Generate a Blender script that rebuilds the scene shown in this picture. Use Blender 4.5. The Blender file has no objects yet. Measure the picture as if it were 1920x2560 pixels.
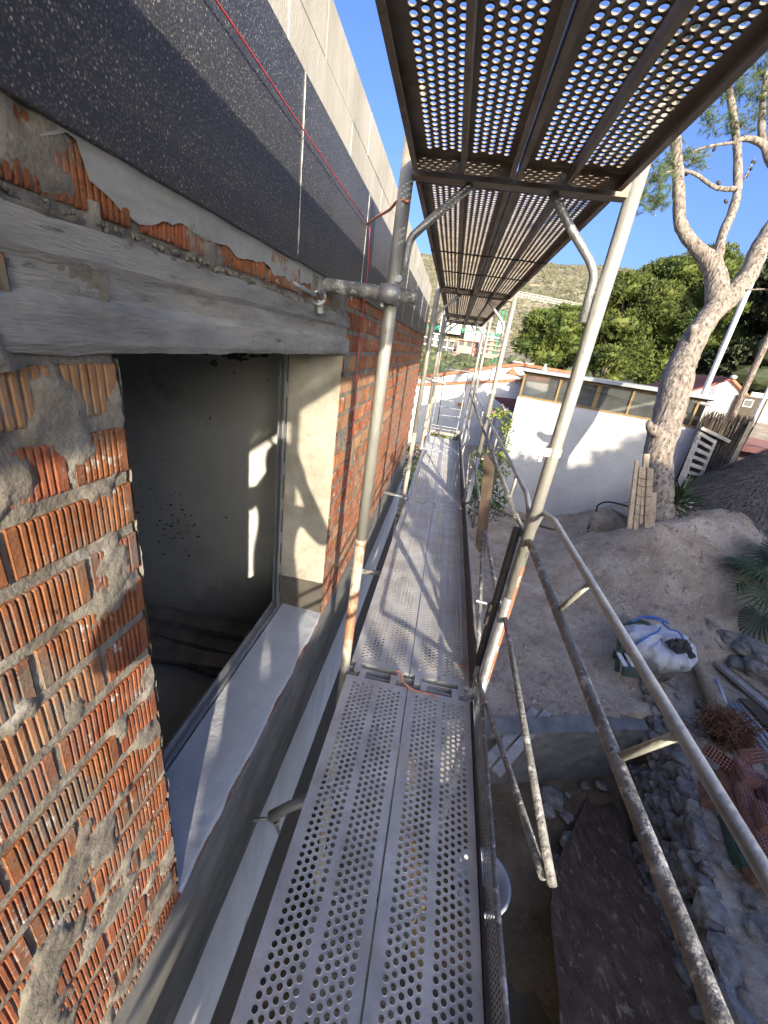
import bpy, math, random
import numpy as np
from mathutils import Vector, Matrix, noise
random.seed(7); np.random.seed(7)
R = math.radians
scene = bpy.context.scene
COL = scene.collection

# ------------------------------------------------------------------ camera
cam = bpy.data.cameras.new('camera'); camo = bpy.data.objects.new('camera', cam); COL.objects.link(camo)
cam.sensor_fit = 'VERTICAL'; cam.sensor_height = 36.0; cam.lens = 999.245 / 2560 * 36.0
cam.clip_start = 0.02; cam.clip_end = 3000
_y, _p, _r = R(-6.147), R(22.682), R(8.358)
F = Vector((math.sin(_y) * math.cos(_p), math.cos(_y) * math.cos(_p), -math.sin(_p)))
Rt = Vector((math.cos(_y), -math.sin(_y), 0)); Up = Rt.cross(F)
Rv = Rt * math.cos(_r) + Up * math.sin(_r); Uv = Up * math.cos(_r) - Rt * math.sin(_r)
camo.matrix_world = Matrix(((Rv.x, Uv.x, -F.x, 0), (Rv.y, Uv.y, -F.y, 0), (Rv.z, Uv.z, -F.z, 1.601), (0, 0, 0, 1)))
scene.camera = camo

# ------------------------------------------------------------------ sky, sun, exposure
SUN = Vector((1.0, -2.55, 0.80)).normalized()
world = bpy.data.worlds.new('World'); scene.world = world; world.use_nodes = True
nt = world.node_tree; bg = nt.nodes['Background']
sky = nt.nodes.new('ShaderNodeTexSky'); sky.sky_type = 'NISHITA'; sky.sun_disc = False
sky.sun_elevation = math.asin(SUN.z); sky.sun_rotation = math.atan2(SUN.x, SUN.y)
sky.air_density = 0.85; sky.dust_density = 5.0; sky.ozone_density = 4.0
hs = nt.nodes.new('ShaderNodeHueSaturation'); hs.inputs['Saturation'].default_value = 1.10; hs.inputs['Hue'].default_value = .515
nt.links.new(sky.outputs[0], hs.inputs['Color']); nt.links.new(hs.outputs[0], bg.inputs[0]); bg.inputs[1].default_value = 0.145
sl = bpy.data.lights.new('sun', 'SUN'); sl.energy = 3.3; sl.angle = R(0.53); sl.color = (1.0, 0.875, 0.69)
so = bpy.data.objects.new('sun', sl); COL.objects.link(so)
so.rotation_euler = (-SUN).to_track_quat('-Z', 'Y').to_euler(); so.location = (20, -50, 20)
vs = scene.view_settings; vs.view_transform = 'Standard'; vs.look = 'None'; vs.gamma = 1.0; vs.exposure = 1.5
try: vs.use_curve_mapping = False
except Exception: pass

# ------------------------------------------------------------------ materials
def mat(name, cols, scale=6, detail=5, rough=.8, metal=0., bump=.25, bscale=45, spots=(), rand=0., stretch=(1, 1, 1), local=False, rvar=0., spec=.4, alpha=1., trans=0.):
    m = bpy.data.materials.new(name); m.use_nodes = True; n = m.node_tree.nodes; l = m.node_tree.links
    b = n['Principled BSDF']; b.inputs['Roughness'].default_value = rough; b.inputs['Metallic'].default_value = metal
    b.inputs['Specular IOR Level'].default_value = spec
    if local: src = n.new('ShaderNodeTexCoord').outputs['Object']
    else: src = n.new('ShaderNodeNewGeometry').outputs['Position']
    mp = n.new('ShaderNodeMapping'); mp.inputs['Scale'].default_value = stretch; l.new(src, mp.inputs['Vector'])
    no = n.new('ShaderNodeTexNoise'); no.inputs['Scale'].default_value = scale; no.inputs['Detail'].default_value = detail
    no.inputs['Roughness'].default_value = .62; l.new(mp.outputs[0], no.inputs['Vector'])
    cr = n.new('ShaderNodeValToRGB'); l.new(no.outputs[0], cr.inputs[0]); el = cr.color_ramp.elements
    k = len(cols)
    while len(el) < k: el.new(.5)
    for i, c in enumerate(cols):
        el[i].position = .3 + .4 * i / max(1, k - 1); el[i].color = (*c, 1)
    out = cr.outputs[0]
    for (sc, lo, hi, c, *kind) in spots:
        if kind and kind[0] == 'v':
            t = n.new('ShaderNodeTexVoronoi'); t.inputs['Scale'].default_value = sc; l.new(mp.outputs[0], t.inputs['Vector'])
            sp = n.new('ShaderNodeSeparateColor'); l.new(t.outputs['Color'], sp.inputs[0]); o = sp.outputs[0]
        elif kind and kind[0] == 'd':     # small round flecks: lo = radius, hi = share left out
            t = n.new('ShaderNodeTexVoronoi'); t.inputs['Scale'].default_value = sc; l.new(mp.outputs[0], t.inputs['Vector'])
            sp = n.new('ShaderNodeSeparateColor'); l.new(t.outputs['Color'], sp.inputs[0])
            a = n.new('ShaderNodeMapRange'); a.inputs[1].default_value = lo; a.inputs[2].default_value = lo * .6; l.new(t.outputs['Distance'], a.inputs[0])
            e = n.new('ShaderNodeMapRange'); e.inputs[1].default_value = hi; e.inputs[2].default_value = 1.0; l.new(sp.outputs[0], e.inputs[0])
            u = n.new('ShaderNodeMath'); u.operation = 'MULTIPLY'; l.new(a.outputs[0], u.inputs[0]); l.new(e.outputs[0], u.inputs[1]); o = u.outputs[0]; lo, hi = 0., 1.
        else:
            t = n.new('ShaderNodeTexNoise'); t.inputs['Scale'].default_value = sc; t.inputs['Detail'].default_value = 6
            t.inputs['Roughness'].default_value = .65; l.new(mp.outputs[0], t.inputs['Vector']); o = t.outputs[0]
        mr = n.new('ShaderNodeMapRange'); mr.inputs[1].default_value = lo; mr.inputs[2].default_value = hi; l.new(o, mr.inputs[0])
        mx = n.new('ShaderNodeMix'); mx.data_type = 'RGBA'; l.new(mr.outputs[0], mx.inputs[0]); l.new(out, mx.inputs[6])
        mx.inputs[7].default_value = (*c, 1); out = mx.outputs[2]
    if rand:
        oi = n.new('ShaderNodeObjectInfo'); hs = n.new('ShaderNodeHueSaturation')
        m1 = n.new('ShaderNodeMapRange'); m1.inputs[3].default_value = 1 - rand; m1.inputs[4].default_value = 1 + rand
        l.new(oi.outputs['Random'], m1.inputs[0]); l.new(m1.outputs[0], hs.inputs['Value'])
        m2 = n.new('ShaderNodeMath'); m2.operation = 'MULTIPLY'; m2.inputs[1].default_value = 7.31; l.new(oi.outputs['Random'], m2.inputs[0])
        m3 = n.new('ShaderNodeMath'); m3.operation = 'FRACT'; l.new(m2.outputs[0], m3.inputs[0])
        m4 = n.new('ShaderNodeMapRange'); m4.inputs[3].default_value = .5 - .006 * min(1, rand * 3); m4.inputs[4].default_value = .5 + .022 * min(1, rand * 3)
        l.new(m3.outputs[0], m4.inputs[0]); l.new(m4.outputs[0], hs.inputs['Hue'])
        l.new(out, hs.inputs['Color']); out = hs.outputs[0]
    l.new(out, b.inputs['Base Color'])
    if rvar:
        mr = n.new('ShaderNodeMapRange'); mr.inputs[1].default_value = .35; mr.inputs[2].default_value = .65
        mr.inputs[3].default_value = max(.05, rough - rvar); mr.inputs[4].default_value = min(1, rough + rvar); l.new(no.outputs[0], mr.inputs[0]); l.new(mr.outputs[0], b.inputs['Roughness'])
    if bump:
        bn = n.new('ShaderNodeTexNoise'); bn.inputs['Scale'].default_value = bscale; bn.inputs['Detail'].default_value = 5; l.new(mp.outputs[0], bn.inputs['Vector'])
        bu = n.new('ShaderNodeBump'); bu.inputs['Strength'].default_value = bump; bu.inputs['Distance'].default_value = .6 / bscale
        l.new(bn.outputs[0], bu.inputs['Height']); l.new(bu.outputs[0], b.inputs['Normal'])
    if trans: b.inputs['Transmission Weight'].default_value = trans
    if alpha < 1: b.inputs['Alpha'].default_value = alpha
    return m

MT = dict(
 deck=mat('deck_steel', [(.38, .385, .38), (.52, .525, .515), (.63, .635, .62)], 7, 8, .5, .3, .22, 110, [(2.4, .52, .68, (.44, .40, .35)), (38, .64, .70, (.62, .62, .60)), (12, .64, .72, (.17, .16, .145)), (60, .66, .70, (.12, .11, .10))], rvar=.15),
 deck_shade=mat('deck_steel_shaded', [(.17, .14, .105), (.24, .205, .16), (.31, .275, .225)], 9, 7, .6, .35, .15, 120, [(5, .56, .68, (.16, .10, .06))]),  # darker brown copy of the deck steel; shade is put into the colour
 galv=mat('galvanised_tube', [(.27, .285, .295), (.38, .395, .405), (.49, .50, .50)], 9, 7, .42, .55, .3, 70, [(18, .60, .66, (.55, .54, .50)), (30, .60, .66, (.24, .24, .22)), (4, .64, .72, (.33, .25, .16))], rvar=.12),
 post=mat('weathered_post', [(.285, .275, .225), (.385, .38, .335), (.46, .455, .42)], 6, 7, .5, .4, .35, 80, [(24, .60, .66, (.52, .50, .44)), (11, .60, .70, (.30, .20, .09)), (55, .64, .68, (.20, .19, .16))], stretch=(1, 1, .35)),
 postlow=mat('rusty_post', [(.44, .39, .29), (.50, .46, .37), (.46, .36, .25)], 7, 6, .6, .2, .25, 140, [(9, .55, .62, (.40, .19, .10)), (70, .62, .66, (.16, .12, .09))], stretch=(1, 1, .4)),
 orange=mat('orange_painted_tube', [(.42, .12, .06), (.52, .17, .09), (.36, .13, .08)], 9, 5, .6, 0, .2, 120, [(13, .56, .60, (.40, .38, .32)), (40, .66, .68, (.7, .68, .62))]),
 dusty=mat('cement_splashed_tube', [(.13, .128, .12), (.235, .23, .215), (.36, .355, .335)], 18, 8, .6, .3, .8, 70, [(24, .56, .62, (.58, .57, .54)), (60, .62, .67, (.10, .095, .09))]),
 dark=mat('dark_steel', [(.05, .046, .042), (.085, .078, .07)], 12, 5, .6, .3, .2, 90, [(9, .6, .7, (.12, .10, .08))]),
 brick=mat('red_brick', [(.155, .048, .026), (.25, .082, .038), (.35, .132, .060)], 14, 7, .92, 0, .4, 170, [(5, .56, .72, (.33, .17, .09)), (9, .50, .66, (.19, .145, .115)), (27, .60, .67, (.40, .36, .32)), (46, .60, .68, (.07, .035, .025))], rand=.16),
 brickp=mat('pale_brick', [(.22, .105, .055), (.29, .155, .08), (.34, .20, .11)], 11, 7, .92, 0, .4, 170, [(8, .52, .68, (.19, .075, .04)), (12, .50, .64, (.20, .165, .13)), (30, .62, .69, (.10, .07, .05))], rand=.12),
 mortar=mat('rough_mortar', [(.115, .102, .082), (.20, .18, .148), (.30, .272, .225)], 15, 9, .95, 0, .6, 150, [(9, .60, .70, (.33, .315, .29)), (60, .63, .70, (.09, .085, .075))]),
 cement=mat('smooth_grey_cement', [(.25, .255, .245), (.31, .315, .305), (.36, .36, .345)], 7, 6, .85, 0, .18, 70, [(5, .62, .72, (.22, .215, .20))]),
 lintel=mat('concrete_lintel', [(.155, .152, .142), (.27, .266, .25), (.38, .374, .35)], 5, 9, .9, 0, .5, 60, [(1.3, .52, .66, (.40, .38, .33)), (3.1, .58, .68, (.13, .128, .12)), (9, .64, .70, (.10, .098, .092))], stretch=(2.6, .75, 4.2)),
 eps=mat('graphite_insulation', [(.034, .036, .041), (.066, .068, .074)], 2.2, 6, .5, 0, .35, 260, [(240, .44, .25, (.22, .21, .19), 'd'), (125, .22, .50, (.48, .45, .39), 'd')]),
 seam=mat('white_seam', [(.5, .5, .47), (.6, .58, .52)], 30, 3, .8, 0, 0),
 block=mat('parapet_concrete', [(.37, .34, .28), (.46, .43, .36), (.54, .51, .44)], 5, 7, .9, 0, .35, 130, [(60, .63, .70, (.28, .26, .22)), (7, .6, .75, (.36, .33, .28))], stretch=(1, 1.5, .5)),
 band=mat('dark_cement_band', [(.11, .115, .105), (.17, .17, .16), (.245, .24, .225)], 6, 8, .75, 0, .2, 90, [(19, .66, .72, (.33, .32, .30)), (4, .60, .70, (.09, .09, .08))], stretch=(1, .6, 1.4)),
 oldwhite=mat('peeling_white_paint', [(.60, .61, .61), (.70, .71, .71), (.76, .76, .75)], 8, 6, .7, 0, .15, 60, [(5, .645, .665, (.36, .33, .29)), (24, .68, .71, (.22, .21, .19))], stretch=(1, .8, .25)),
 sill=mat('lavender_grey_sealer', [(.37, .39, .42), (.43, .45, .48), (.49, .51, .54)], 5, 6, .5, 0, .3, 60, [(40, .68, .74, (.24, .24, .28))]),
 reveal=mat('rendered_reveal', [(.27, .25, .20), (.37, .345, .285), (.44, .41, .345)], 7, 7, .85, 0, .25, 80, [(5, .60, .70, (.22, .205, .18)), (50, .70, .73, (.65, .64, .6))]),
 shade_render=mat('shaded_render', [(.055, .05, .042), (.10, .09, .075)], 8, 6, .8, 0, .25, 80),  # dark render colour standing in for shade
 inner=mat('room_render', [(.50, .50, .48), (.57, .57, .55), (.62, .62, .60)], 3, 6, .85, 0, .15, 40, [(13, .66, .70, (.10, .10, .095)), (2.2, .6, .8, (.25, .25, .235))]),
 zinc=mat('zinc_frame', [(.34, .36, .39), (.46, .48, .50)], 12, 5, .38, .7, .08, 90, rvar=.1),
 wood=mat('old_board', [(.25, .185, .115), (.38, .29, .19), (.47, .38, .265)], 9, 7, .8, 0, .35, 120, [(20, .64, .70, (.18, .13, .09)), (4, .62, .7, (.5, .46, .40))], rand=.15, stretch=(3, 3, .35)),
 greywood=mat('grey_board', [(.22, .20, .18), (.32, .30, .27), (.42, .40, .36)], 9, 7, .85, 0, .35, 120, [(18, .63, .70, (.16, .14, .12))], rand=.15),
 brownwood=mat('brown_board', [(.055, .037, .026), (.085, .058, .040), (.12, .085, .06)], 9, 7, .75, 0, .3, 120, rand=.1),
 rust=mat('rust_brown_sheet', [(.075, .044, .025), (.125, .078, .045), (.19, .125, .075)], 9, 9, .85, 0, .6, 50, [(13, .59, .65, (.33, .24, .15)), (34, .61, .67, (.27, .19, .12)), (22, .60, .68, (.05, .03, .022))], stretch=(1.6, .42, 1)),
 dirt=mat('dry_dirt', [(.26, .20, .135), (.40, .32, .23), (.52, .44, .335)], 2.6, 10, .95, 0, 1., 22, [(26, .56, .66, (.56, .48, .38)), (7, .56, .70, (.20, .15, .10)), (75, .60, .67, (.60, .53, .44)), (1.1, .58, .72, (.48, .43, .36))]),
 mud=mat('pit_water', [(.045, .038, .018), (.085, .068, .034), (.13, .105, .06)], 1.7, 6, .34, 0, .1, 14, [(3, .55, .75, (.085, .06, .022))]),
 pitfloor=mat('pit_floor', [(.095, .068, .036), (.16, .115, .066), (.22, .165, .10)], 3, 8, .9, 0, .8, 30, [(20, .60, .68, (.27, .215, .15))]),
 stone=mat('limestone', [(.135, .125, .105), (.23, .213, .185), (.34, .318, .28)], 13, 8, .9, 0, .7, 55, [(7, .62, .72, (.40, .37, .32))], rand=.2),
 white=mat('white_wall', [(.48, .475, .46), (.55, .545, .53), (.59, .585, .57)], 2.2, 6, .85, 0, .35, 26, [(4.5, .68, .71, (.48, .46, .43)), (1.3, .60, .74, (.52, .51, .48))]),
 whiter=mat('white_stucco', [(.60, .59, .55), (.76, .75, .71), (.82, .81, .77)], 8, 7, .9, 0, .9, 12),
 terra=mat('terracotta_tile', [(.28, .085, .045), (.40, .14, .075), (.46, .20, .12)], 6, 5, .85, 0, .3, 30, rand=.15),
 darktile=mat('dark_red_tile', [(.13, .045, .040), (.19, .07, .06)], 5, 5, .85, 0, .3, 30),
 slate=mat('grey_roof_sheet', [(.30, .31, .32), (.42, .43, .43)], 5, 5, .6, .1, .2, 20),
 glass=mat('dusty_window_glass', [(.34, .36, .35), (.50, .52, .50)], 2, 4, .06, 0, 0, 20, trans=.85, spec=.6),
 framew=mat('ochre_window_frame', [(.22, .15, .06), (.34, .24, .11)], 12, 5, .7, 0, .2, 60),
 teal=mat('teal_plastic', [(.03, .30, .27), (.06, .42, .38)], 6, 3, .5, 0, 0),
 bark=mat('pine_bark', [(.12, .098, .08), (.25, .212, .175), (.38, .335, .285)], 13, 9, .95, 0, 1., 17, [(17, .54, .62, (.075, .055, .043)), (3.5, .66, .72, (.30, .12, .06))], stretch=(1.4, 1.4, .55)),
 barkdark=mat('far_bark', [(.10, .075, .055), (.18, .14, .11)], 6, 6, .95, 0, .4, 20),
 needle=mat('pine_needles', [(.045, .075, .022), (.075, .115, .030), (.11, .15, .040)], 3, 4, .65, 0, 0, rand=.1),
 needle2=mat('far_pine_needles', [(.045, .070, .015), (.088, .118, .022), (.16, .182, .036)], .9, 4, .7, 0, 0, rand=.12),
 oak=mat('dark_evergreen', [(.018, .028, .012), (.035, .048, .018), (.07, .075, .03)], 1.8, 5, .7, 0, 0),
 leaf=mat('vine_leaves', [(.07, .12, .02), (.15, .20, .03), (.28, .30, .045)], 2.6, 4, .6, 0, 0),
 leafd=mat('shrub_leaves', [(.030, .062, .018), (.055, .095, .026), (.09, .13, .035)], 5, 4, .6, 0, 0),
 petal=mat('pink_petals', [(.55, .28, .36), (.72, .55, .58)], 6, 3, .7, 0, 0),
 palm=mat('palm_leaf', [(.022, .052, .020), (.045, .085, .030), (.075, .115, .040)], 4, 4, .5, 0, 0, rand=.2),
 straw=mat('grey_thatch', [(.06, .05, .043), (.15, .13, .11), (.30, .26, .215)], 34, 7, .95, 0, .5, 60, [(14, .63, .70, (.25, .21, .15))]),
 reed=mat('heather_screen', [(.038, .030, .024), (.075, .060, .047), (.12, .10, .08)], 20, 6, .95, 0, .5, 60, rand=.1),
 pbrick=mat('hollow_brick', [(.22, .10, .075), (.30, .15, .115), (.38, .215, .17)], 8, 5, .9, 0, .3, 90, [(16, .62, .70, (.46, .31, .25))], rand=.16),
 bag=mat('white_sack', [(.44, .45, .46), (.56, .57, .58), (.66, .66, .66)], 6, 5, .65, 0, .35, 40, [(9, .66, .72, (.40, .37, .32))]),
 blue=mat('blue_strap', [(.05, .13, .38), (.09, .20, .52)], 6, 3, .6, 0, 0),
 green=mat('green_paint', [(.035, .07, .05), (.06, .10, .07), (.10, .12, .09)], 10, 5, .7, 0, .2, 60),
 root=mat('dry_roots', [(.11, .05, .025), (.20, .10, .05), (.29, .17, .09)], 9, 5, .9, 0, .3, 60),
 plastic=mat('grey_plastic_tub', [(.34, .37, .40), (.44, .47, .50)], 5, 4, .45, 0, .05, 40),
 pipe=mat('grey_pipe', [(.30, .34, .37), (.44, .48, .50)], 8, 5, .45, .2, .1, 50),
 rope=mat('orange_rope', [(.55, .20, .13), (.70, .32, .22)], 60, 3, .9, 0, .4, 400),
 red=mat('red_string', [(.60, .045, .06), (.72, .09, .10)], 60, 3, .8, 0, 0),
 scrub=mat('scrub_hillside', [(.15, .135, .085), (.27, .235, .155), (.36, .315, .22)], .055, 10, .95, 0, 1., .22, [(.33, .50, .60, (.095, .10, .052)), (.09, .58, .68, (.11, .115, .06)), (.022, .67, .71, (.42, .31, .20))]),
 wood_far=mat('far_wood', [(.045, .062, .026), (.085, .105, .045), (.14, .155, .075)], .5, 8, .9, 0, 1., .9),
 far_white=mat('far_white_render', [(.62, .60, .55), (.74, .72, .67)], .2, 3, .9, 0, 0),
 far_pink=mat('far_pink_render', [(.50, .24, .19), (.60, .33, .26)], .3, 3, .9, 0, 0),
 far_dark=mat('far_opening', [(.05, .05, .055), (.10, .10, .10)], .5, 3, .6, 0, 0),
 crane=mat('green_crane_paint', [(.02, .22, .13), (.04, .30, .18)], 3, 3, .6, 0, 0),
 cwhite=mat('pale_crane_paint', [(.60, .60, .57), (.70, .70, .66)], 3, 3, .6, 0, 0),
 streetpole=mat('white_pole', [(.52, .55, .58), (.62, .65, .67)], 4, 4, .5, .1, .1, 30),
 black=mat('black_rubber', [(.012, .012, .012), (.03, .03, .03)], 12, 4, .6, 0, .1, 60),
 cloth=mat('dark_jacket', [(.03, .035, .05), (.05, .055, .07)], 20, 4, .9, 0, .3, 80),
 skin=mat('skin', [(.42, .25, .18), (.48, .30, .22)], 9, 4, .6, 0, 0),
 lot=mat('red_paving', [(.30, .13, .10), (.38, .19, .15)], 5, 6, .9, 0, .4, 40),
)

# ------------------------------------------------------------------ mesh builder
class MB:
    def __init__(s): s.v = []; s.f = []
    def add(s, vs, fs):
        o = len(s.v); s.v.extend([tuple(v) for v in vs]); s.f.extend([tuple(i + o for i in f) for f in fs]); return s
    def box(s, lo, hi, M=None):
        x0, y0, z0 = lo; x1, y1, z1 = hi
        vs = [Vector(q) for q in ((x0, y0, z0), (x1, y0, z0), (x1, y1, z0), (x0, y1, z0), (x0, y0, z1), (x1, y0, z1), (x1, y1, z1), (x0, y1, z1))]
        if M: vs = [M @ v for v in vs]
        return s.add(vs, [(0, 3, 2, 1), (4, 5, 6, 7), (0, 1, 5, 4), (1, 2, 6, 5), (2, 3, 7, 6), (3, 0, 4, 7)])
    def bar(s, a, b, w, h, up=(0, 0, 1)):
        a, b = Vector(a), Vector(b); d = (b - a); L = d.length; d.normalize(); x = d.cross(Vector(up))
        if x.length < 1e-4: x = d.cross(Vector((1, 0, 0)))
        x.normalize(); z = x.cross(d)
        M = Matrix(((x.x, d.x, z.x, a.x), (x.y, d.y, z.y, a.y), (x.z, d.z, z.z, a.z), (0, 0, 0, 1)))
        return s.box((-w / 2, 0, -h / 2), (w / 2, L, h / 2), M)
    def quadslab(s, q, t):       # four corners (planar) thickened by t along the normal
        q = [Vector(p) for p in q]; nrm = (q[1] - q[0]).cross(q[3] - q[0]).normalized() * t
        vs = q + [p - nrm for p in q]
        return s.add(vs, [(0, 1, 2, 3), (7, 6, 5, 4), (0, 4, 5, 1), (1, 5, 6, 2), (2, 6, 7, 3), (3, 7, 4, 0)])
    def tube(s, pts, r, n=10, cap=True, jit=0.):
        pts = [Vector(p) for p in pts]; k = len(pts); rs = r if isinstance(r, (list, tuple)) else [r] * k
        t0 = (pts[1] - pts[0]).normalized(); u = t0.orthogonal().normalized(); rings = []
        for i, p in enumerate(pts):
            t = ((pts[min(i + 1, k - 1)] - pts[max(i - 1, 0)])).normalized()
            u = (u - t * u.dot(t)).normalized(); w = t.cross(u)
            rings.append([p + (u * math.cos(a) + w * math.sin(a)) * rs[i] * (1 + (random.uniform(-jit, jit) if jit else 0)) for a in [2 * math.pi * j / n for j in range(n)]])
        vs = [v for rg in rings for v in rg]; fs = []
        for i in range(k - 1):
            for j in range(n):
                a, b = i * n + j, i * n + (j + 1) % n; fs.append((a, b, b + n, a + n))
        if cap: fs.append(tuple(range(n - 1, -1, -1))); fs.append(tuple((k - 1) * n + j for j in range(n)))
        return s.add(vs, fs)
    def lathe(s, prof, n=20, c=(0, 0, 0)):
        vs = [(c[0] + r * math.cos(2 * math.pi * j / n), c[1] + r * math.sin(2 * math.pi * j / n), c[2] + z) for r, z in prof for j in range(n)]
        fs = [(i * n + j, i * n + (j + 1) % n, (i + 1) * n + (j + 1) % n, (i + 1) * n + j) for i in range(len(prof) - 1) for j in range(n)]
        return s.add(vs, fs)
    def grid(s, P):              # P: rows of points
        h, w = len(P), len(P[0]); vs = [p for row in P for p in row]
        return s.add(vs, [(i * w + j, i * w + j + 1, (i + 1) * w + j + 1, (i + 1) * w + j) for i in range(h - 1) for j in range(w - 1)])
    def mesh(s, name, m, smooth=False):
        me = bpy.data.meshes.new(name); me.from_pydata(s.v, [], s.f); me.update()
        if smooth: me.polygons.foreach_set('use_smooth', [True] * len(me.polygons))
        me.materials.append(m if not isinstance(m, str) else MT[m]); return me
    def build(s, name, m, parent=None, smooth=False, world=True, bevel=0.):
        if parent is not None and world:
            o = parent
            off = Vector((0, 0, 0))
            while o: off += o.location; o = o.parent
            s.v = [(v[0] - off.x, v[1] - off.y, v[2] - off.z) for v in s.v]
        ob = link(name, s.mesh(name, m, smooth), parent)
        if bevel:
            bv = ob.modifiers.new('bevel', 'BEVEL'); bv.width = bevel; bv.segments = 2; bv.limit_method = 'ANGLE'
        return ob
def link(name, me, parent=None):
    o = bpy.data.objects.new(name, me); COL.objects.link(o)
    if parent is not None: o.parent = parent
    return o
def tag(o, label, cat, group=None):
    o['label'] = label; o['category'] = cat
    if group: o['group'] = group
    return o
def thing(name, loc, label, cat, group=None):
    o = bpy.data.objects.new(name, None); COL.objects.link(o); o.location = loc; o.empty_display_size = .1
    return tag(o, label, cat, group)
def fillet(pts, r=.06, n=5):
    pts = [Vector(p) for p in pts]; out = [pts[0]]
    for i in range(1, len(pts) - 1):
        a, b, c = pts[i - 1], pts[i], pts[i + 1]; u = (a - b); w = (c - b); rr = min(r, u.length * .45, w.length * .45)
        p, q = b + u.normalized() * rr, b + w.normalized() * rr
        for k in range(n + 1):
            t = k / n; out.append(p * (1 - t) ** 2 + b * 2 * t * (1 - t) + q * t * t)
    return out + [pts[-1]]
def fbm(x, y, z=0., o=4, s=1.):
    return noise.fractal(Vector((x * s, y * s, z * s)), 1.0, 2.0, o)
def setstruct(o, kind='structure'): o['kind'] = kind; return o
def catmull(pts, n=5):
    pts = [Vector(p) for p in pts]; P = [pts[0]] + pts + [pts[-1]]; out = []
    for i in range(1, len(P) - 2):
        for k in range(n):
            t = k / n; a, b, c, d = P[i - 1:i + 3]
            out.append(.5 * ((2 * b) + (c - a) * t + (2 * a - 5 * b + 4 * c - d) * t * t + (3 * b - a - 3 * c + d) * t ** 3))
    return out + [pts[-1]]

# ------------------------------------------------------------------ ground
CP = np.array([(1.2, 4, -2.1), (2.3, 4.4, -2.1), (2.8, 4.3, -2.05), (0, 6, -2.15), (1.3, 5.6, -2.1), (2.2, 6.2, -2.05), (0.6, 9, -2.1), (1.8, 10.7, -2.1), (3, 9.75, -2.07), (2.2, 8, -2.08),
 (3.28, 8.53, -1.76), (3.35, 7.88, -1.30), (3.61, 7.31, -.90), (3.86, 6.87, -.57), (4.52, 6.99, -.33), (5.32, 7.34, -.23), (5.5, 6.6, -.55), (2.95, 6.3, -1.78), (3.3, 5.9, -1.68), (3.8, 6.3, -1.12), (4.4, 6.3, -.85),
 (3.6, 8.2, -1.65), (4.3, 7.8, -.95), (5, 8.5, -.45), (6, 9, -.2), (7.5, 8, -.1), (3.4, 5.1, -1.9), (3.5, 3.6, -1.9), (3.2, 2.3, -1.9), (3, 1.4, -1.9), (4.3, 4.5, -1.9), (4.6, 2.5, -1.9), (5, 5.6, -1.45), (5.2, 4.2, -1.75), (6.5, 6.2, -.8), (7, 4, -1.4),
 (3, -1, -1.9), (6, -2, -1.6), (3, -6, -1.9), (10, -6, -1.5), (10, 3, -1), (10, 10, 0), (9.5, 16, .7), (14, 16, .9), (6, 14, -.6), (2.4, 13, -2.2), (0, 12, -2.3), (-1, 17, -2.2), (3, 17, -1.9), (-6, 10, -2.3), (-8, 0, -2.2), (-6, -6, -2), (5, 20, -1), (0, 26, -3.2), (10, 26, 0), (20, 20, 1), (-20, 24, -4), (20, 0, -1), (0, -30, -2), (40, 40, 0), (-40, 40, -6), (0, 60, -7), (30, 70, -2), (-60, 0, -3), (60, 0, 0), (0, -60, -2)])
def rbf(cp):
    d = np.sqrt(((cp[:, None, :2] - cp[None, :, :2]) ** 2).sum(-1)); n = len(cp)
    A = np.zeros((n + 1, n + 1)); A[:n, :n] = -d; A[:n, n] = 1; A[n, :n] = 1
    return np.linalg.solve(A, np.append(cp[:, 2], 0))
WR = rbf(CP)
XL = ((-9, 1.35), (-3, 1.75), (0, 2.25), (1.48, 2.56), (2.26, 2.81), (3.57, 3.24), (5.25, 3.43), (9, 3.5))
def xl(y): return float(np.interp(y, [a for a, _ in XL], [b for _, b in XL]))
def yk(x): return 3.56 + .32 * (x - 1.88)
def base_h(x, y):
    d = np.sqrt((CP[:, 0] - x) ** 2 + (CP[:, 1] - y) ** 2); return float(-(d @ WR[:-1]) + WR[-1])
def in_pit(x, y): return y < yk(x) + .03 and x < xl(y) - .05 and x > -.6 and y > -8
def gh(x, y):
    if in_pit(x, y): return -3.03 + .03 * fbm(x, y, 3, 3, 1.5)
    near = abs(x) < 12 and -6 < y < 14
    h = base_h(x, y)
    if y < 5.1 and x > xl(y) - .05 and x < xl(y) + 1.6: h = -1.93 + .02 * fbm(x, y, 1, 4, 2)
    h += .05 * fbm(x, y, 0, 4, .9)
    if near: h += .040 * fbm(x, y, 5, 5, 2.6) + .022 * fbm(x, y, 8, 4, 8)
    return h
xs = np.concatenate([-np.geomspace(120, 1.2, 24), np.arange(-1, 6.4, .065), np.geomspace(6.6, 160, 34)])
ys = np.concatenate([-np.geomspace(90, 1.3, 20), np.arange(-1.1, 10.6, .07), np.geomspace(10.9, 75, 28)])
ground = setstruct(MB().grid([[(x, y, gh(x, y)) for x in xs] for y in ys]).build('ground', 'dirt', smooth=True))

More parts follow.
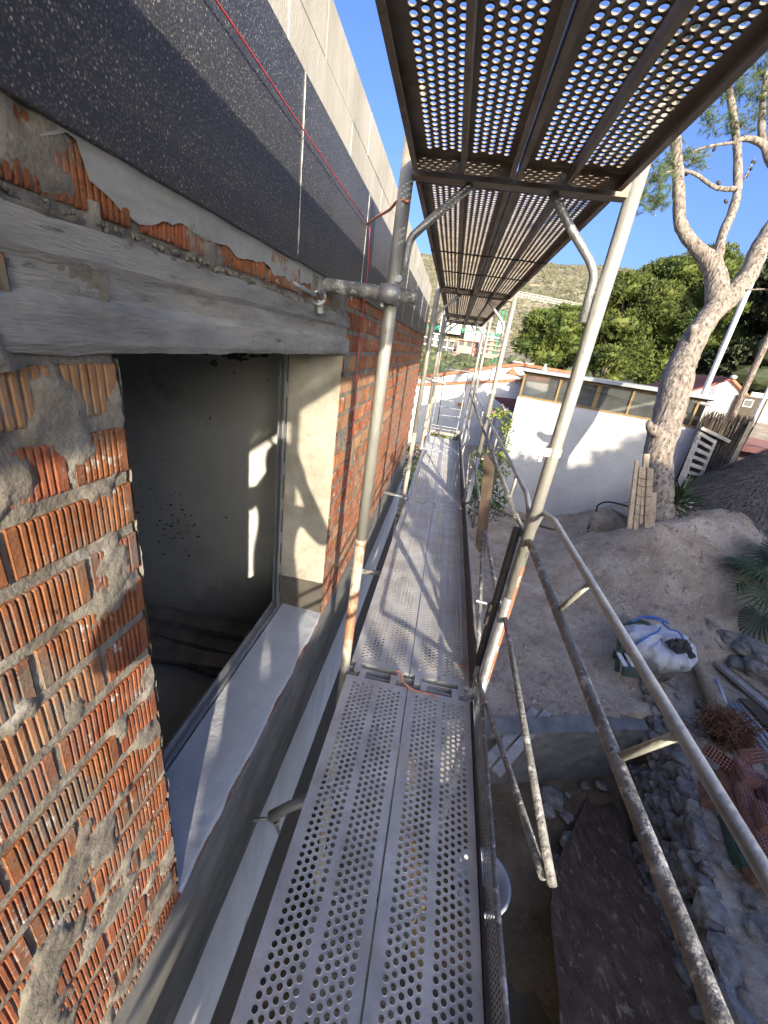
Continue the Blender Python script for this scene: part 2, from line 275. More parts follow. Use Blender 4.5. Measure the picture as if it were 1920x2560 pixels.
# far hill and valley
def hill_h(x, y):
    prof = np.interp(y, [60, 75, 130, 200, 330, 520, 640, 900], [-14, -10, -5, 6, 44, 98, 121, 100])
    return float(prof * (1 + .12 * max(-1., min(1.6, x / 300))) + 3.2 * fbm(x, y, 0, 5, .022) * min(1, max(0, (y - 120) / 120)) + 8 * fbm(x, y, 9, 3, .006) * min(1, max(0, (y - 200) / 200)) * (1 if y < 560 else .25))
hx = np.arange(-420, 760, 9.); hy = np.concatenate([np.arange(60, 200, 6), np.arange(200, 660, 7.), np.arange(660, 960, 40)])
hill = setstruct(MB().grid([[(x, y, hill_h(x, y)) for x in hx] for y in hy]).build('hill', 'scrub', smooth=True))
# scrub bushes standing on the hillside (uncountable)
b = MB()
for _ in range(9000):
    y = 190 + 440 * random.random() ** .8; x = random.uniform(-.28, .62) * y; z = hill_h(x, y); s = random.uniform(.5, 1.5) * (1 + y / 900)
    h = s * random.uniform(.6, 1.1); a = random.random() * 6.3
    ring = [(x + s * math.cos(a + k * 1.257), y + s * math.sin(a + k * 1.257), z - .3) for k in range(5)]
    b.add(ring + [(x, y, z + h)], [(k, (k + 1) % 5, 5) for k in range(5)])
o = b.build('scrub', mat('scrub_bushes', [(.075, .08, .04), (.12, .118, .062), (.17, .155, .085)], .05, 5, .9, 0, 0)); o['kind'] = 'stuff'

# pit water
w = MB().grid([[(x, y, -2.972) for x in np.arange(-.5, 2.75, .25)] for y in np.arange(-8, 3.2, .25)])
setstruct(w.build('water', 'mud'))
w = MB().grid([[(x, y, -2.975 + .035 * fbm(x, y, 2, 4, 1.1) + .010 * fbm(x, y, 4, 3, 7) + .10 * max(0, (y - 1.9 + .5 * (x - 1.6)) / 1.6)) for x in np.arange(-.5, 3.3, .07)] for y in np.arange(-8, 4.0, .07)])
setstruct(w.build('pit_floor', 'pitfloor', smooth=True))

# ------------------------------------------------------------------ the brick house under construction
HX = -.5; Y0, Y1 = .58, 1.94; ZB, ZT = .07, 1.53; YE = 6.72
house = thing('brick_house', (HX, 0, -3), 'unfinished ribbed brick house with black insulation band and empty window opening beside the scaffold', 'house')
CX = HX - .012
c = MB()
for lo, hi in (((-.80, -6, -3.1), (CX, Y0, 2.44)), ((-.80, Y1, -3.1), (CX, YE, 2.44)), ((-.80, Y0, ZT + .12), (CX, Y1, 2.44)), ((-.80, Y0, -3.1), (CX, Y1, -.03))): c.box(lo, hi)
c.build('wall_core', 'mortar', house)
# room behind the opening
r_ = MB(); r_.box((-4.2, 2.62, -1.0), (-.802, 2.75, 2.3)); r_.build('room_wall', 'inner', house)
r_ = MB(); r_.box((-4.3, -6, -1.), (-4.15, 2.62, 2.3)); r_.box((-4.15, -6, -1.), (-.802, -5.9, 2.3)); r_.box((-4.15, -5.9, -1.1), (-.802, 2.62, -.86)); r_.box((-4.3, -6, 2.0), (-.802, 2.75, 2.3)); r_.build('room_shell', 'inner', house)
r_ = MB(); r_.box((-8.5, -6, -3.1), (-4.31, YE, 2.42)); r_.box((-4.3, 2.76, -3.1), (-.81, YE, 2.42)); r_.build('house_body', 'block', house)
# bricks
PITCH = .0955; BH = .073; BL = .218
def brick_mesh(L, nr, seed, depth=.0045, nz=1):
    rnd = random.Random(seed); m = MB(); prof = [(-L / 2, 0), (-L / 2 + .012, 0)]; p = (L - .024) / nr
    for k in range(nr):
        a = -L / 2 + .012 + k * p; d = depth * rnd.uniform(.7, 1.15); e = rnd.uniform(-.0008, .0006)
        prof += [(a + p * .14, -d), (a + p * .36, -d), (a + p * .50, e), (a + p * .96, e * .5)]
    prof += [(L / 2 - .002, 0), (L / 2, -.003)]
    n = len(prof); vs = []
    zj = [(-BH / 2, -.002), (-BH / 2 + .004, 0), (BH / 2 - .004, 0), (BH / 2, -.002)]
    for z, dx in zj: vs += [(x + dx, y, z + (rnd.uniform(-.001, .001))) for y, x in prof]
    fs = [(r * n + i, r * n + i + 1, (r + 1) * n + i + 1, (r + 1) * n + i) for r in range(3) for i in range(n - 1)]
    m.add(vs, fs)
    m.add([(-.001, -L / 2, -BH / 2), (-.001, -L / 2, BH / 2), (-.02, -L / 2, BH / 2), (-.02, -L / 2, -BH / 2)], [(0, 1, 2, 3)])
    m.add([(-.001, L / 2, -BH / 2), (-.001, L / 2, BH / 2), (-.02, L / 2, BH / 2), (-.02, L / 2, -BH / 2)], [(3, 2, 1, 0)])
    for z in (-BH / 2, BH / 2): m.add([(-.002, -L / 2, z), (-.002, L / 2, z), (-.02, L / 2, z), (-.02, -L / 2, z)], [(0, 1, 2, 3)])
    return m
LONG = [brick_mesh(BL - .012, 17, k).mesh('brick', 'brick') for k in range(5)]
LONGP = [brick_mesh(BL - .012, 13, 20 + k).mesh('brick', 'brickp') for k in range(3)]
HALF = [brick_mesh(BL / 2 - .012, 7, 40 + k).mesh('brick', 'brick') for k in range(3)]
HALFP = [brick_mesh(BL / 2 - .012, 7, 60 + k).mesh('brick', 'brickp') for k in range(2)]
nb = [0]; extra = MB()
def brick(y, z, half, pale, loose=False):
    me = random.choice((HALFP if pale else HALF) if half else (LONGP if pale else LONG))
    dx = random.uniform(-.002, .002)
    if loose or nb[0] >= 296:
        extra.add([(v.co.x + HX + dx, v.co.y + y, v.co.z + z) for v in me.vertices], [tuple(p.vertices) for p in me.polygons]); return
    nb[0] += 1; o = link('brick', me, house); o.location = (dx, y, z + 3); o.rotation_euler = (random.uniform(-.012, .012), random.uniform(-.01, .01), random.uniform(-.006, .006))
# pier left of the opening
for k in range(-17, 2):
    ztop = 1.518 + .0955 * k if k < 1 else 1.6; z = ztop - BH / 2; y = Y0; first = (k % 2 == 1 or k % 2 == -1)
    if k == 1: continue
    i = 0
    if k % 2: brick(y - BL / 4, z, True, False); y -= BL / 2
    while y > -.95:
        brick(y - BL / 2, z, False, (k == 0 and i == 0) or random.random() < .10, loose=y < -.35); y -= BL; i += 1
# brick left of the lintel, and the course above it
brick(.44 - BL / 2, 1.60, False, True); brick(.44 - BL * 1.5, 1.60, False, False)
for i in range(-3, 7): brick(.30 + i * (BL + .012), 1.742, False, random.random() < .25)
# wall to the right of the opening, nearest bricks first
cells = []
for k in range(-15, 4):
    z = 1.518 + .0955 * k - BH / 2; y = Y1
    if z > 1.77 or z < .02: continue
    half = (k % 2 == 0)
    if half: cells.append((Y1 + BL / 4, z, True)); y += BL / 2
    while y < YE - .05: cells.append((y + BL / 2, z, False)); y += BL
cells.sort(key=lambda q: q[0] - .0 * q[1])
for y, z, h in cells: brick(y, z, h, random.random() < .14)
for y in np.arange(Y0 - .1, Y1, BL): extra.add([(v.co.x + HX + .004, v.co.y + y, v.co.z + .012) for v in LONG[0].vertices], [tuple(p.vertices) for p in LONG[0].polygons])
o = extra.build('brick', 'brick', house); o['kind'] = 'stuff'
# mortar: one relief sheet per zone, joints nearly flush, smears pushed over the brick faces
def relief(y0, y1, z0, z1, st, seed, bias):
    ny, nz = int((y1 - y0) / st) + 1, int((z1 - z0) / st) + 1; P = []
    for i in range(nz):
        z = z0 + i * st; row = []
        for j in range(ny):
            y = y0 + j * st
            big = fbm(y * 1.25, z * 1.0, seed, 6, 6.5) - .10 * max(0, -z) * (1 if seed == 3 else 0); fine = fbm(y, z, seed + 7, 3, 46)
            h = -.0055 + .0025 * fine + max(0., big - bias) * .030
            h = min(h, .0030 + .0022 * fine)
            row.append((HX + h, y, z))
        P.append(row)
    return MB().grid(P)
relief(-.4, Y0 - .004, -.45, 1.72, .0062, 3, .06).build('mortar', 'mortar', house, smooth=True)
relief(-3, -.39, -.45, 1.72, .05, 3, .2).build('mortar', 'mortar', house, smooth=True)
relief(Y1 + .004, 3.2, .0, 1.79, .013, 11, .30).build('mortar', 'mortar', house, smooth=True)
relief(3.2, YE - .01, .0, 1.79, .03, 11, .30).build('mortar', 'mortar', house, smooth=True)
relief(-.6, Y1 + .02, 1.675, 1.80, .009, 31, .22).build('mortar', 'mortar', house, smooth=True)
# crumbly mortar along the top of the lintel and on the opening's edge
def crumbs(pts, r, n, name='mortar_crumbs', mtl='mortar'):
    b = MB()
    for _ in range(n):
        i = random.randrange(len(pts) - 1); p = Vector(pts[i]).lerp(Vector(pts[i + 1]), random.random()); s = r * random.uniform(.4, 1.1)
        p += Vector((random.uniform(-.3, .5) * r, random.uniform(-1, 1) * r, random.uniform(-.8, .8) * r))
        vs = [p + Vector((math.sin(t) * math.cos(a), math.sin(t) * math.sin(a), math.cos(t))) * s * random.uniform(.7, 1.25) for t in (.55, 1.57, 2.6) for a in (0, 1.26, 2.51, 3.77, 5.03)]
        fs = [(i * 5 + j, i * 5 + (j + 1) % 5, i * 5 + 5 + (j + 1) % 5, i * 5 + 5 + j) for i in range(2) for j in range(5)] + [(4, 3, 2, 1, 0), (10, 11, 12, 13, 14)]
        b.add(vs, fs)
    o = b.build(name, mtl, house, smooth=True); o['kind'] = 'stuff'; return o
crumbs([(HX, .1, 1.70), (HX + .004, .6, 1.695), (HX + .004, 1.2, 1.688), (HX, Y1, 1.684)], .0050, 260)
P = [[(HX - .004 - .06 * j / 8, Y0 + .003 + .007 * max(-.3, fbm(j * .5, z, 4, 4, 9)) + .004 * fbm(j, z, 9, 3, 40), z) for j in range(9)] for z in np.arange(-.06, 1.53, .008)]
MB().grid(P).build('mortar', 'mortar', house, smooth=True)
P = [[(HX + .010 + .012 * fbm(y, z, 4, 5, 22) - max(0, y - .40) * .35, y, z) for y in np.arange(.20, .475, .006)] for z in np.arange(1.515, 1.715, .006)]
MB().grid(P).build('mortar', 'mortar', house, smooth=True)
P = [[(HX + .006 + .011 * fbm(y, z, 14, 5, 26) - 1.1 * abs(z - 1.686 - .008 * fbm(y, 1, 1, 3, 9)), y, z) for y in np.arange(.2, Y1, .006)] for z in np.arange(1.662, 1.712, .005)]
MB().grid(P).build('mortar', 'mortar', house, smooth=True)
# smooth cement smeared under the insulation
P = []
for i in range(120):
    y = .50 + i * .0125; low = 1.734 + .026 * fbm(y * 7, 2, 3, 4, 1.4) + (.03 if y > 1.6 else 0) + (.035 if y < .56 else 0)
    P.append([(HX + .002 + .0035 * fbm(y, k, 2, 3, 9), y, low + (1.80 - low) * k / 5) for k in range(6)])
MB().grid(P).build('cement_smear', 'cement', house, smooth=True)
# lintel
prof = [(-.53, 1.690), (HX + .006, 1.686), (HX + .006, 1.648), (HX - .003, 1.637), (HX - .004, 1.604), (HX + .004, 1.594), (HX + .012, 1.589), (HX + .013, 1.545), (HX + .006, 1.533), (-.80, 1.531)]
P = []
for i in range(80):
    y = .28 + (1.962 - .28) * i / 79; P.append([(x + (.0036 * fbm(y, z * 9, 4, 5, 14) if -.52 < x else 0), y, z + .004 * fbm(y, x * 7, 8, 5, 9)) for x, z in prof])
lm = MB().grid(P); lm.add(P[0], [tuple(range(len(prof)))]); lm.add(P[-1], [tuple(range(len(prof) - 1, -1, -1))]); lm.build('lintel', 'lintel', house)
# insulation boards with pale seams, parapet blocks
ej = [-2.83, -2.01, -1.19, -.37, .45, 1.27, 2.088, 2.905, 3.72, 4.54, 5.36, 6.18, YE]
for a, b_ in zip(ej[:-1], ej[1:]):
    MB().box((HX - .011, a + .0016, 1.783 + random.uniform(-.003, .003)), (HX + .012 + random.uniform(-.0015, .0015), b_ - .0016, 2.19)).build('insulation_board', 'eps', house, bevel=.003)
for j in ej[4:-1]:
    pts = [(HX + .0125, j + .0012 * fbm(z, j, 0, 2, 20), z) for z in np.linspace(1.80, 2.186, 24)]
    MB().tube(pts, [.0016 * random.uniform(.3, 1.3) for _ in pts], 5).build('seam', 'seam', house)
py = [-3, -2.2, -1.3, -.45, .37, 1.19, 1.78, 2.40, 3.0, 3.62, 4.2, 4.8, 5.4, 6.1, YE]
for a, b_ in zip(py[:-1], py[1:]):
    MB().box((HX - .2, a + .002, 2.192), (HX - .002 + random.uniform(-.002, .002), b_ - .002, 2.302 + random.uniform(-.002, .002))).build('parapet_block', 'block', house, bevel=.003)
    s = .27
    MB().box((HX - .2, a + .002 + s, 2.305), (HX - .003 + random.uniform(-.002, .002), b_ - .002 + s if b_ < YE else YE, 2.442 + random.uniform(-.002, .002))).build('parapet_block', 'block', house, bevel=.003)
# reveals, sill, zinc window subframe
P = [[(HX - .004 - .30 * j / 12, Y1 - .006 + .004 * fbm(j * .3, i * .1, 2, 3), .27 + (ZT - .27) * i / 30) for j in range(13)] for i in range(31)]
MB().grid(P).build('reveal', 'reveal', house, smooth=True)
MB().box((-.79, Y1 - .008, .06), (HX - .004, Y1 + .01, .27)).build('reveal_shade', 'shade_render', house)  # foot of the reveal, its shade painted as a dark strip
MB().box((-.80, Y0 - .02, -.03), (HX - .014, Y0 - .001, 1.6)).build('reveal', 'mortar', house)
P = []
for i in range(90):
    y = Y0 - .01 + (Y1 - Y0 + .01) * i / 89; e = .012 * fbm(y * 6, 1, 1, 3); row = []
    for j in range(22):
        x = -.742 + (.742 + HX + .006 + e) * j / 21
        row.append((x, y, ZB - .012 * (j / 21) ** 2 + .0025 * fbm(x, y, 0, 3, 22) - (.004 * max(0, fbm(x, y, 6, 2, 60)) if j > 15 else 0)))
    row.append((row[-1][0] - .004, y, ZB - .035)); P.append(row)
MB().grid(P).build('sill', 'sill', house, smooth=True)
wf = MB().box((-.775, Y0 - .01, ZB - .04), (-.748, Y1 - .02, ZB - .002)).box((-.780, Y0 - .01, ZB - .002), (-.772, Y1 - .02, ZB + .05)).box((-.754, Y0 - .01, ZB - .002), (-.748, Y1 - .02, ZB + .018)).build('window_frame', 'zinc', house)
wv = MB().box((-.785, Y1 - .066, ZB + .05), (-.777, Y1 - .018, ZT)).box((-.760, Y1 - .066, ZB + .018), (-.754, Y1 - .018, ZT)).box((-.777, Y1 - .026, ZB + .05), (-.760, Y1 - .018, ZT)).build('window_frame', 'zinc', house)
for k in range(7): MB().box((-.7535, Y1 - .048, .17 + k * .2), (-.7525, Y1 - .034, .30 + k * .2)).build('slot', 'dark', wv)
# cement band, old white paint below it, base wall darkened in colour for the shaded gap
P = [[(HX + .012 + .0025 * fbm(y, z, 3, 4, 6), y, z + .006 * fbm(y * 3, z, 5, 3)) for z in np.linspace(-.50, .028, 14)] for y in np.linspace(-4, YE, 130)]
bm_ = MB().grid(P); bm_.add([(p[-1][0], p[-1][1], p[-1][2]) for p in P] + [(HX - .012, p[-1][1], p[-1][2]) for p in P], [(i, i + 1, len(P) + i + 1, len(P) + i) for i in range(len(P) - 1)]); bm_.build('cement_band', 'band', house, smooth=False)
MB().box((HX - .011, -4, -1.16), (HX + .008, YE, -.495)).build('white_plinth', 'oldwhite', house)
MB().box((HX - .011, -4, -3.1), (HX - .002, YE, -1.164)).build('base_wall', 'shade_render', house)  # wall below the plinth, darkness of the gap put into its colour
b = MB()
for _ in range(150):
    x, z = (random.uniform(-2.0, -1.15), 1.42 + random.gauss(0, .035)) if random.random() < .6 else (-1.95 + random.gauss(0, .13), .05 + random.gauss(0, .16)); s = random.uniform(.006, .03) if z > 1 else random.uniform(.003, .012); k = [random.uniform(.5, 1.3) * s for _ in range(5)]
    b.add([(x + k[q] * math.cos(q * 1.257) * 1.6, 2.6185 - .0002 * (_ % 5), z + k[q] * math.sin(q * 1.257)) for q in range(5)], [(4, 3, 2, 1, 0)])
o = b.build('plaster_stains', mat('dark_stain', [(.10, .10, .095), (.16, .16, .15)], 30, 4, .9, 0, 0), house); o['kind'] = 'stuff'
# boards lying on the room floor
for i, (a, b_, z, w, h) in enumerate((((-2.6, 2.50, 0), (-.9, 2.52, 0), -.80, .16, .12), ((-2.7, 2.42, 0), (-1.0, 2.40, 0), -.825, .20, .05), ((-2.3, 2.28, 0), (-.86, 2.10, 0), -.83, .15, .04), ((-2.5, 2.05, 0), (-1.0, 2.22, 0), -.79, .14, .03))):
    o = MB().bar((a[0], a[1], z), (b_[0], b_[1], z), w, h).build('board', 'greywood')
    tag(o, ['thick grey board against the back wall inside the room', 'wide grey board second from the back wall inside the room', 'thin grey board on the room floor slanting towards the window', 'short top board crossing the others on the room floor'][i], 'board', 'boards on the room floor')

# ------------------------------------------------------------------ scaffold
XC = .083; LIFT = 2.16; BAY = 2.678; FY = [1.626 - BAY, 1.626, 1.626 + BAY, 1.626 + 2 * BAY, 8.25]
XPL, XPR = -.262, .452
def plate_mesh(L, name, m):
    w = .1585; b = MB(); px = .0232; py = .0246; ye0, ye1 = .075, L - .075; ny = int((ye1 - ye0) / py); y00 = (L - ny * py) / 2
    A = [math.pi / 4 * k / 2 for k in range(16)]; CA = [(math.cos(a), math.sin(a)) for a in A]
    def cell(cx, cy, hx_, hy_):
        out = []
        for c_, s_ in CA:
            t = min(hx_ / abs(c_) if abs(c_) > 1e-6 else 9e9, hy_ / abs(s_) if abs(s_) > 1e-6 else 9e9); out.append((cx + c_ * t, cy + s_ * t, 0))
        # put the four corners exactly
        for k, (sx, sy) in zip((2, 6, 10, 14), ((1, 1), (-1, 1), (-1, -1), (1, -1))): out[k] = (cx + sx * hx_, cy + sy * hy_, 0)
        r1 = [(cx + c_ * .0103, cy + s_ * .0103, 0) for c_, s_ in CA]; r2 = [(cx + c_ * .0084, cy + s_ * .0084, .0012) for c_, s_ in CA]; r3 = [(cx + c_ * .0083, cy + s_ * .0083, -.0020) for c_, s_ in CA]
        fs = []
        for g in range(3):
            for k in range(16): fs.append((g * 16 + k, g * 16 + (k + 1) % 16, g * 16 + 16 + (k + 1) % 16, g * 16 + 16 + k))
        b.add(out + r1 + r2 + r3, fs)
    flat = lambda x0, x1, y0, y1: b.add([(x0, y0, 0), (x1, y0, 0), (x1, y1, 0), (x0, y1, 0)], [(0, 1, 2, 3)])
    for g0 in (-w + .037, .0165):
        for c_ in range(5):
            cx = g0 + px * (c_ + .5); off = (c_ % 2) * py / 2; n = ny - (c_ % 2)
            for r in range(n): cell(cx, y00 + off + py * (r + .5), px / 2, py / 2)
            if off: flat(cx - px / 2, cx + px / 2, y00, y00 + off); flat(cx - px / 2, cx + px / 2, y00 + ny * py - off, y00 + ny * py)
    xe = [-w, -w + .037, -w + .037 + 5 * px, .0165, .0165 + 5 * px, w]
    flat(xe[0], xe[1], .05, L - .05); flat(xe[2], xe[3], .05, L - .05); flat(xe[4], xe[5], .05, L - .05)
    for a, c_ in ((xe[1], xe[2]), (xe[3], xe[4])): flat(a, c_, .05, y00); flat(a, c_, y00 + ny * py, L - .05)
    return b.mesh(name, m)
def plank_parts(L, m):
    w = .1585; P = {}
    P['perforated_plate'] = [(plate_mesh(L, 'perforated_plate', m), (0, 0, 0))]
    f = MB().box((-w, .05, -.044), (-w + .003, L - .05, -.001)).box((-w + .003, .05, -.044), (-w + .016, L - .05, -.041)); fl = f.mesh('side_flange', m)
    f = MB().box((w - .003, .05, -.044), (w, L - .05, -.001)).box((w - .016, .05, -.044), (w - .003, L - .05, -.041)); fr_ = f.mesh('side_flange', m)
    P['side_flange'] = [(fl, (0, 0, 0)), (fr_, (0, 0, 0))]
    P['stiffener'] = [(MB().box((-.007, .06, -.042), (.007, L - .06, -.0015)).mesh('stiffener', m), (0, 0, 0))]
    e = MB().box((-w + .003, .05, -.044), (w - .003, .053, -.001)).mesh('end_plate', m)
    P['end_plate'] = [(e, (0, 0, 0)), (e, (0, L - .103, 0))]
    dm = MB().lathe([(.0, .006), (.007, .004), (.010, 0)], 10); dm.v = [(x, -z, y) for x, y, z in dm.v]; dmm = dm.mesh('rivet', 'galv')
    P['rivet'] = [(dmm, (-.02, L - .0535, -.022))]
    hk = MB().box((-.016, -.012, -.030), (.016, .049, .001)).box((-.016, -.012, -.046), (.016, .0, -.030)).mesh('hook', m)
    hk2 = MB().box((-.016, L - .049, -.030), (.016, L + .012, .001)).box((-.016, L, -.046), (.016, L + .012, -.030)).mesh('hook', m)
    P['hook'] = [(hk, (-.115, 0, 0)), (hk, (.115, 0, 0)), (hk2, (-.082, 0, 0)), (hk2, (.082, 0, 0))]
    return P
PL = plank_parts(BAY, 'deck'); PU = plank_parts(BAY, 'deck_shade'); PS = plank_parts(8.25 - FY[3], 'deck'); PSU = plank_parts(8.25 - FY[3], 'deck_shade')
FY0 = FY[0] - BAY
LV = {0: 'walkway', 1: 'overhead', -1: 'lower'}
baywords = ['nearest bay before the first frame', 'between the first and second frames', 'between the second and third frames', 'short far bay before the end ladder']
for lev in (0, 1, -1):
    for bi in range(4):
        if lev == -1 and bi == 3: continue
        for s in (-1, 1):
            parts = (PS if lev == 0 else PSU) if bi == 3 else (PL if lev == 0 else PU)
            lab = {0: 'walkway deck plank, %s, %s', 1: 'overhead deck plank, %s, %s', -1: 'deck plank one level below, %s, %s'}[lev] % ('wall side' if s < 0 else 'rail side', baywords[bi])
            t = thing('deck_plank', (XC + s * .1618, FY[bi], lev * LIFT + random.uniform(-.0015, .0015)), lab, 'scaffold plank', 'perforated steel scaffold planks')
            for nm, lst in parts.items():
                for me, loc in lst:
                    o = link(nm, me, t); o.location = loc
            if lev == 1 and bi == 1:
                for yy in (1.0, 1.58):
                    o = link('cross_rod', MB().tube([(-.158, yy, -.047), (.158, yy, -.047)], .004, 6).mesh('cross_rod', 'dark'), t)
for lev in (0, 1):
    for s in (-1, 1):
        t = thing('deck_plank', (XC + s * .1605, FY0, lev * LIFT), '%s deck plank, %s, bay behind the person taking the picture' % (('walkway', 'overhead')[lev], 'wall side' if s < 0 else 'rail side'), 'scaffold plank', 'perforated steel scaffold planks')
        for nm, lst in (PL, PU)[lev].items():
            for me, loc in lst: o = link(nm, me, t); o.location = loc
# frames
def frame(i, y):
    words = ['scaffold frame just behind the camera position', 'nearest scaffold frame, orange paint on its right upright and rust on its left', 'second scaffold frame along the walkway with a brown board tied to it', 'third scaffold frame along the walkway at the far joint', 'end scaffold frame by the ladder at the far end of the walkway']
    t = thing('scaffold_frame', (XC, y, -3), words[i], 'scaffold frame', 'two legged scaffold frames')
    zg = -3.0 if y < 3 else -2.1; top = 2.34
    MB().tube([(XPL, y, .76), (XPL, y, top)], .0242, 16).build('post', 'post', t, smooth=True)
    MB().tube([(XPL, y, zg), (XPL, y, .755)], .0242, 16).tube([(XPL, y, .735), (XPL, y, .765)], .0262, 16).build('post', 'postlow', t, smooth=True)
    MB().tube([(XPR, y, .62), (XPR, y, top)], .0242, 16).build('post', 'post', t, smooth=True)
    MB().tube([(XPR, y, zg), (XPR, y, .62)], .0242, 16).build('post', 'galv', t, smooth=True)
    st = MB()
    for z0, z1 in ((.1, .33), (.345, .50), (.52, .80)):
        vs = []; n = 6
        for z in (z0 + .01 * random.random(), z1 - .01 * random.random()):
            for k in range(n): a = R(-75 + 80 * k / (n - 1)); vs.append((XPR + .0250 * math.cos(a), y + .0250 * math.sin(a), z))
        st.add(vs, [(k, k + 1, n + k + 1, n + k) for k in range(n - 1)])
    if i in (1,): st.build('paint_stripe', 'orange', t)
    for lev in (-1, 0, 1):
        z = lev * LIFT
        if lev == -1 and y > 7: continue
        MB().box((XPL + .02, y - .024, z - .049), (XPR - .02, y - .020, z - .012)).box((XPL + .02, y + .020, z - .049), (XPR - .02, y + .024, z - .012)).box((XPL + .02, y - .020, z - .049), (XPR - .02, y + .020, z - .045)).build('transom', 'deck' if lev < 1 else 'deck_shade', t)
        if lev < 0: continue
        if lev == 1:
            for pts in ([(-.045, y, z - .05), (-.173, y, z - .166), (-.222, y, z - .215), (-.228, y, z - .26), (-.228, y, z - .345)], [(.21, y, z - .05), (.292, y, z - .135), (.385, y, z - .222), (.410, y, z - .262), (.413, y, z - .40)]):
                MB().tube(fillet(pts, .05), .0135, 12).build('corner_brace', 'galv', t, smooth=True)
    # wedge plate on the right post
    MB().box((XPR - .075, y - .034, 1.285), (XPR - .02, y - .028, 1.318)).box((XPR - .06, y - .036, 1.262), (XPR - .045, y - .026, 1.286)).tube([(XPR, y, 1.285), (XPR, y, 1.318)], .029, 12).build('wedge_plate', 'post', t)
    for x in (XPL, XPR): MB().box((x - .07, y - .07, zg - .01), (x + .07, y + .07, zg + .012)).build('base_plate', 'dark', t)
    return t
for i, y in enumerate(FY): frame(i, y)
# guardrails on the open side
def guardrail(i, ya, yb):
    ln = yb - ya; x = XPR
    lab = ['tube guardrail in the foreground, splashed with cement, its rails crossing the lower right corner', 'tube guardrail beyond the first frame with a bright bent rail end', 'tube guardrail between second and third frames', 'short tube guardrail in the far bay'][i]
    t = thing('guardrail', (x, ya, 0), lab, 'guardrail', 'tube guardrails on the open side')
    e = .035
    top = fillet([(x + .030, ya + e, .93), (x + .034, ya + e, 1.04), (x + .046, ya + .12, 1.062), (x + .046, yb - .10, 1.062), (x + .030, yb + .01, 1.045), (x + .018, yb + .02, .95)], .03)
    if i != 0: top = fillet([(x - .01, ya + e, .66), (x - .004, ya + e, .99), (x - .01, ya + .16, 1.06), (x - .01, yb - .12, 1.06), (x - .004, yb - e, 1.04), (x - .004, yb - e, .99)], .06)
    MB().tube(top, .0116, 12).build('top_rail', 'galv', t, smooth=True)
    xm = x + (.004 if i == 0 else -.012)
    MB().tube([(xm, ya + .03, .918), (xm, yb - .03, .918)], .0142, 12).build('middle_rail', 'dusty', t, smooth=True)
    for q in ((.20, .60, .80) if ln > 2 else (.5,)):
        yy = ya + ln * q if i else yb - {.20: 1.01, .60: .52, .80: 2.0}[q]
        MB().tube([(xm + .006, yy, .925), ((x + .044) if i == 0 else x - .011, yy - .045, 1.055)], .0085, 8).build('strut', 'post', t, smooth=True)
    ap = 1.02 if ln > 2 else .5
    for ye, sg in ((yb, -1), (ya, 1)):
        if ln < 2 and sg > 0: continue
        A = (xm, ye + sg * ap, .492); B = (xm, ye + sg * .0, .515); Cc = (xm, ye + sg * .0, .07)
        MB().tube([B, (xm, ye + sg * .4, .508), A], .0115, 10).build('lower_rail', 'dusty', t, smooth=True)
        MB().tube([(xm - .014, Cc[1], Cc[2]), (xm - .014, ye + sg * .6, .325), (xm - .014, A[1] - sg * .02, A[2] - .012)], .0115, 10).build('diagonal_brace', 'dusty', t, smooth=True)
    return t
for i in range(4): guardrail(i, FY[i], FY[i + 1])
# toe boards: expanded mesh in the first bay, solid strips further on
def toe_mesh(L, x=0.):
    b = MB(); cy, cz = .0125, .0245; n = int(L / cy); rows = 5
    for k in range(n):
        for r in range(rows):
            y0, z0 = k * cy, .012 + r * cz; iy, iz = .0034, .0042
            o_ = [(x, y0, z0), (x, y0 + cy, z0), (x, y0 + cy, z0 + cz), (x, y0, z0 + cz)]; n_ = [(x + .001, y0 + iy, z0 + iz), (x + .001, y0 + cy - iy, z0 + iz), (x + .001, y0 + cy - iy, z0 + cz - iz), (x + .001, y0 + iy, z0 + cz - iz)]
            b.add(o_ + n_, [(0, 1, 5, 4), (1, 2, 6, 5), (2, 3, 7, 6), (3, 0, 4, 7)])
    return b
for bi in range(4):
    L = FY[bi + 1] - FY[bi] - .09; x = .421
    t = thing('toe_board', (x, FY[bi] + .045, 0), ['expanded mesh toe board along the rail side of the nearest planks', 'brownish toe board along the walkway beyond the first frame', 'toe board between the second and third frames', 'short toe board at the far end of the walkway'][bi], 'toe board', 'toe boards')
    if bi == 0:
        link('mesh_strip', toe_mesh(L).mesh('mesh_strip', 'galv'), t)
        o = link('top_rod', MB().tube([(.002, 0, .142), (.002, L, .142)], .0085, 10).mesh('top_rod', 'dusty', True), t)
        link('bottom_channel', MB().box((-.014, 0, -.02), (-.004, L, .010)).mesh('bottom_channel', 'dark'), t)
    else:
        link('strip', MB().box((-.008, 0, 0), (.006, L, .145)).mesh('strip', 'greywood'), t)
        link('edge_trim', MB().box((-.016, 0, 0), (-.0085, L, .15)).mesh('edge_trim', 'dark'), t)
t = thing('toe_board', (XC, 8.21, 0), 'grey toe board across the far end of the walkway', 'toe board', 'toe boards')
MB().tube([(-.24, 8.21, .10), (.30, 8.21, .085)], .035, 10).build('strip', 'greywood', t); MB().box((.28, 8.19, 0), (.40, 8.20, .20)).build('bracket', 'greywood', t)
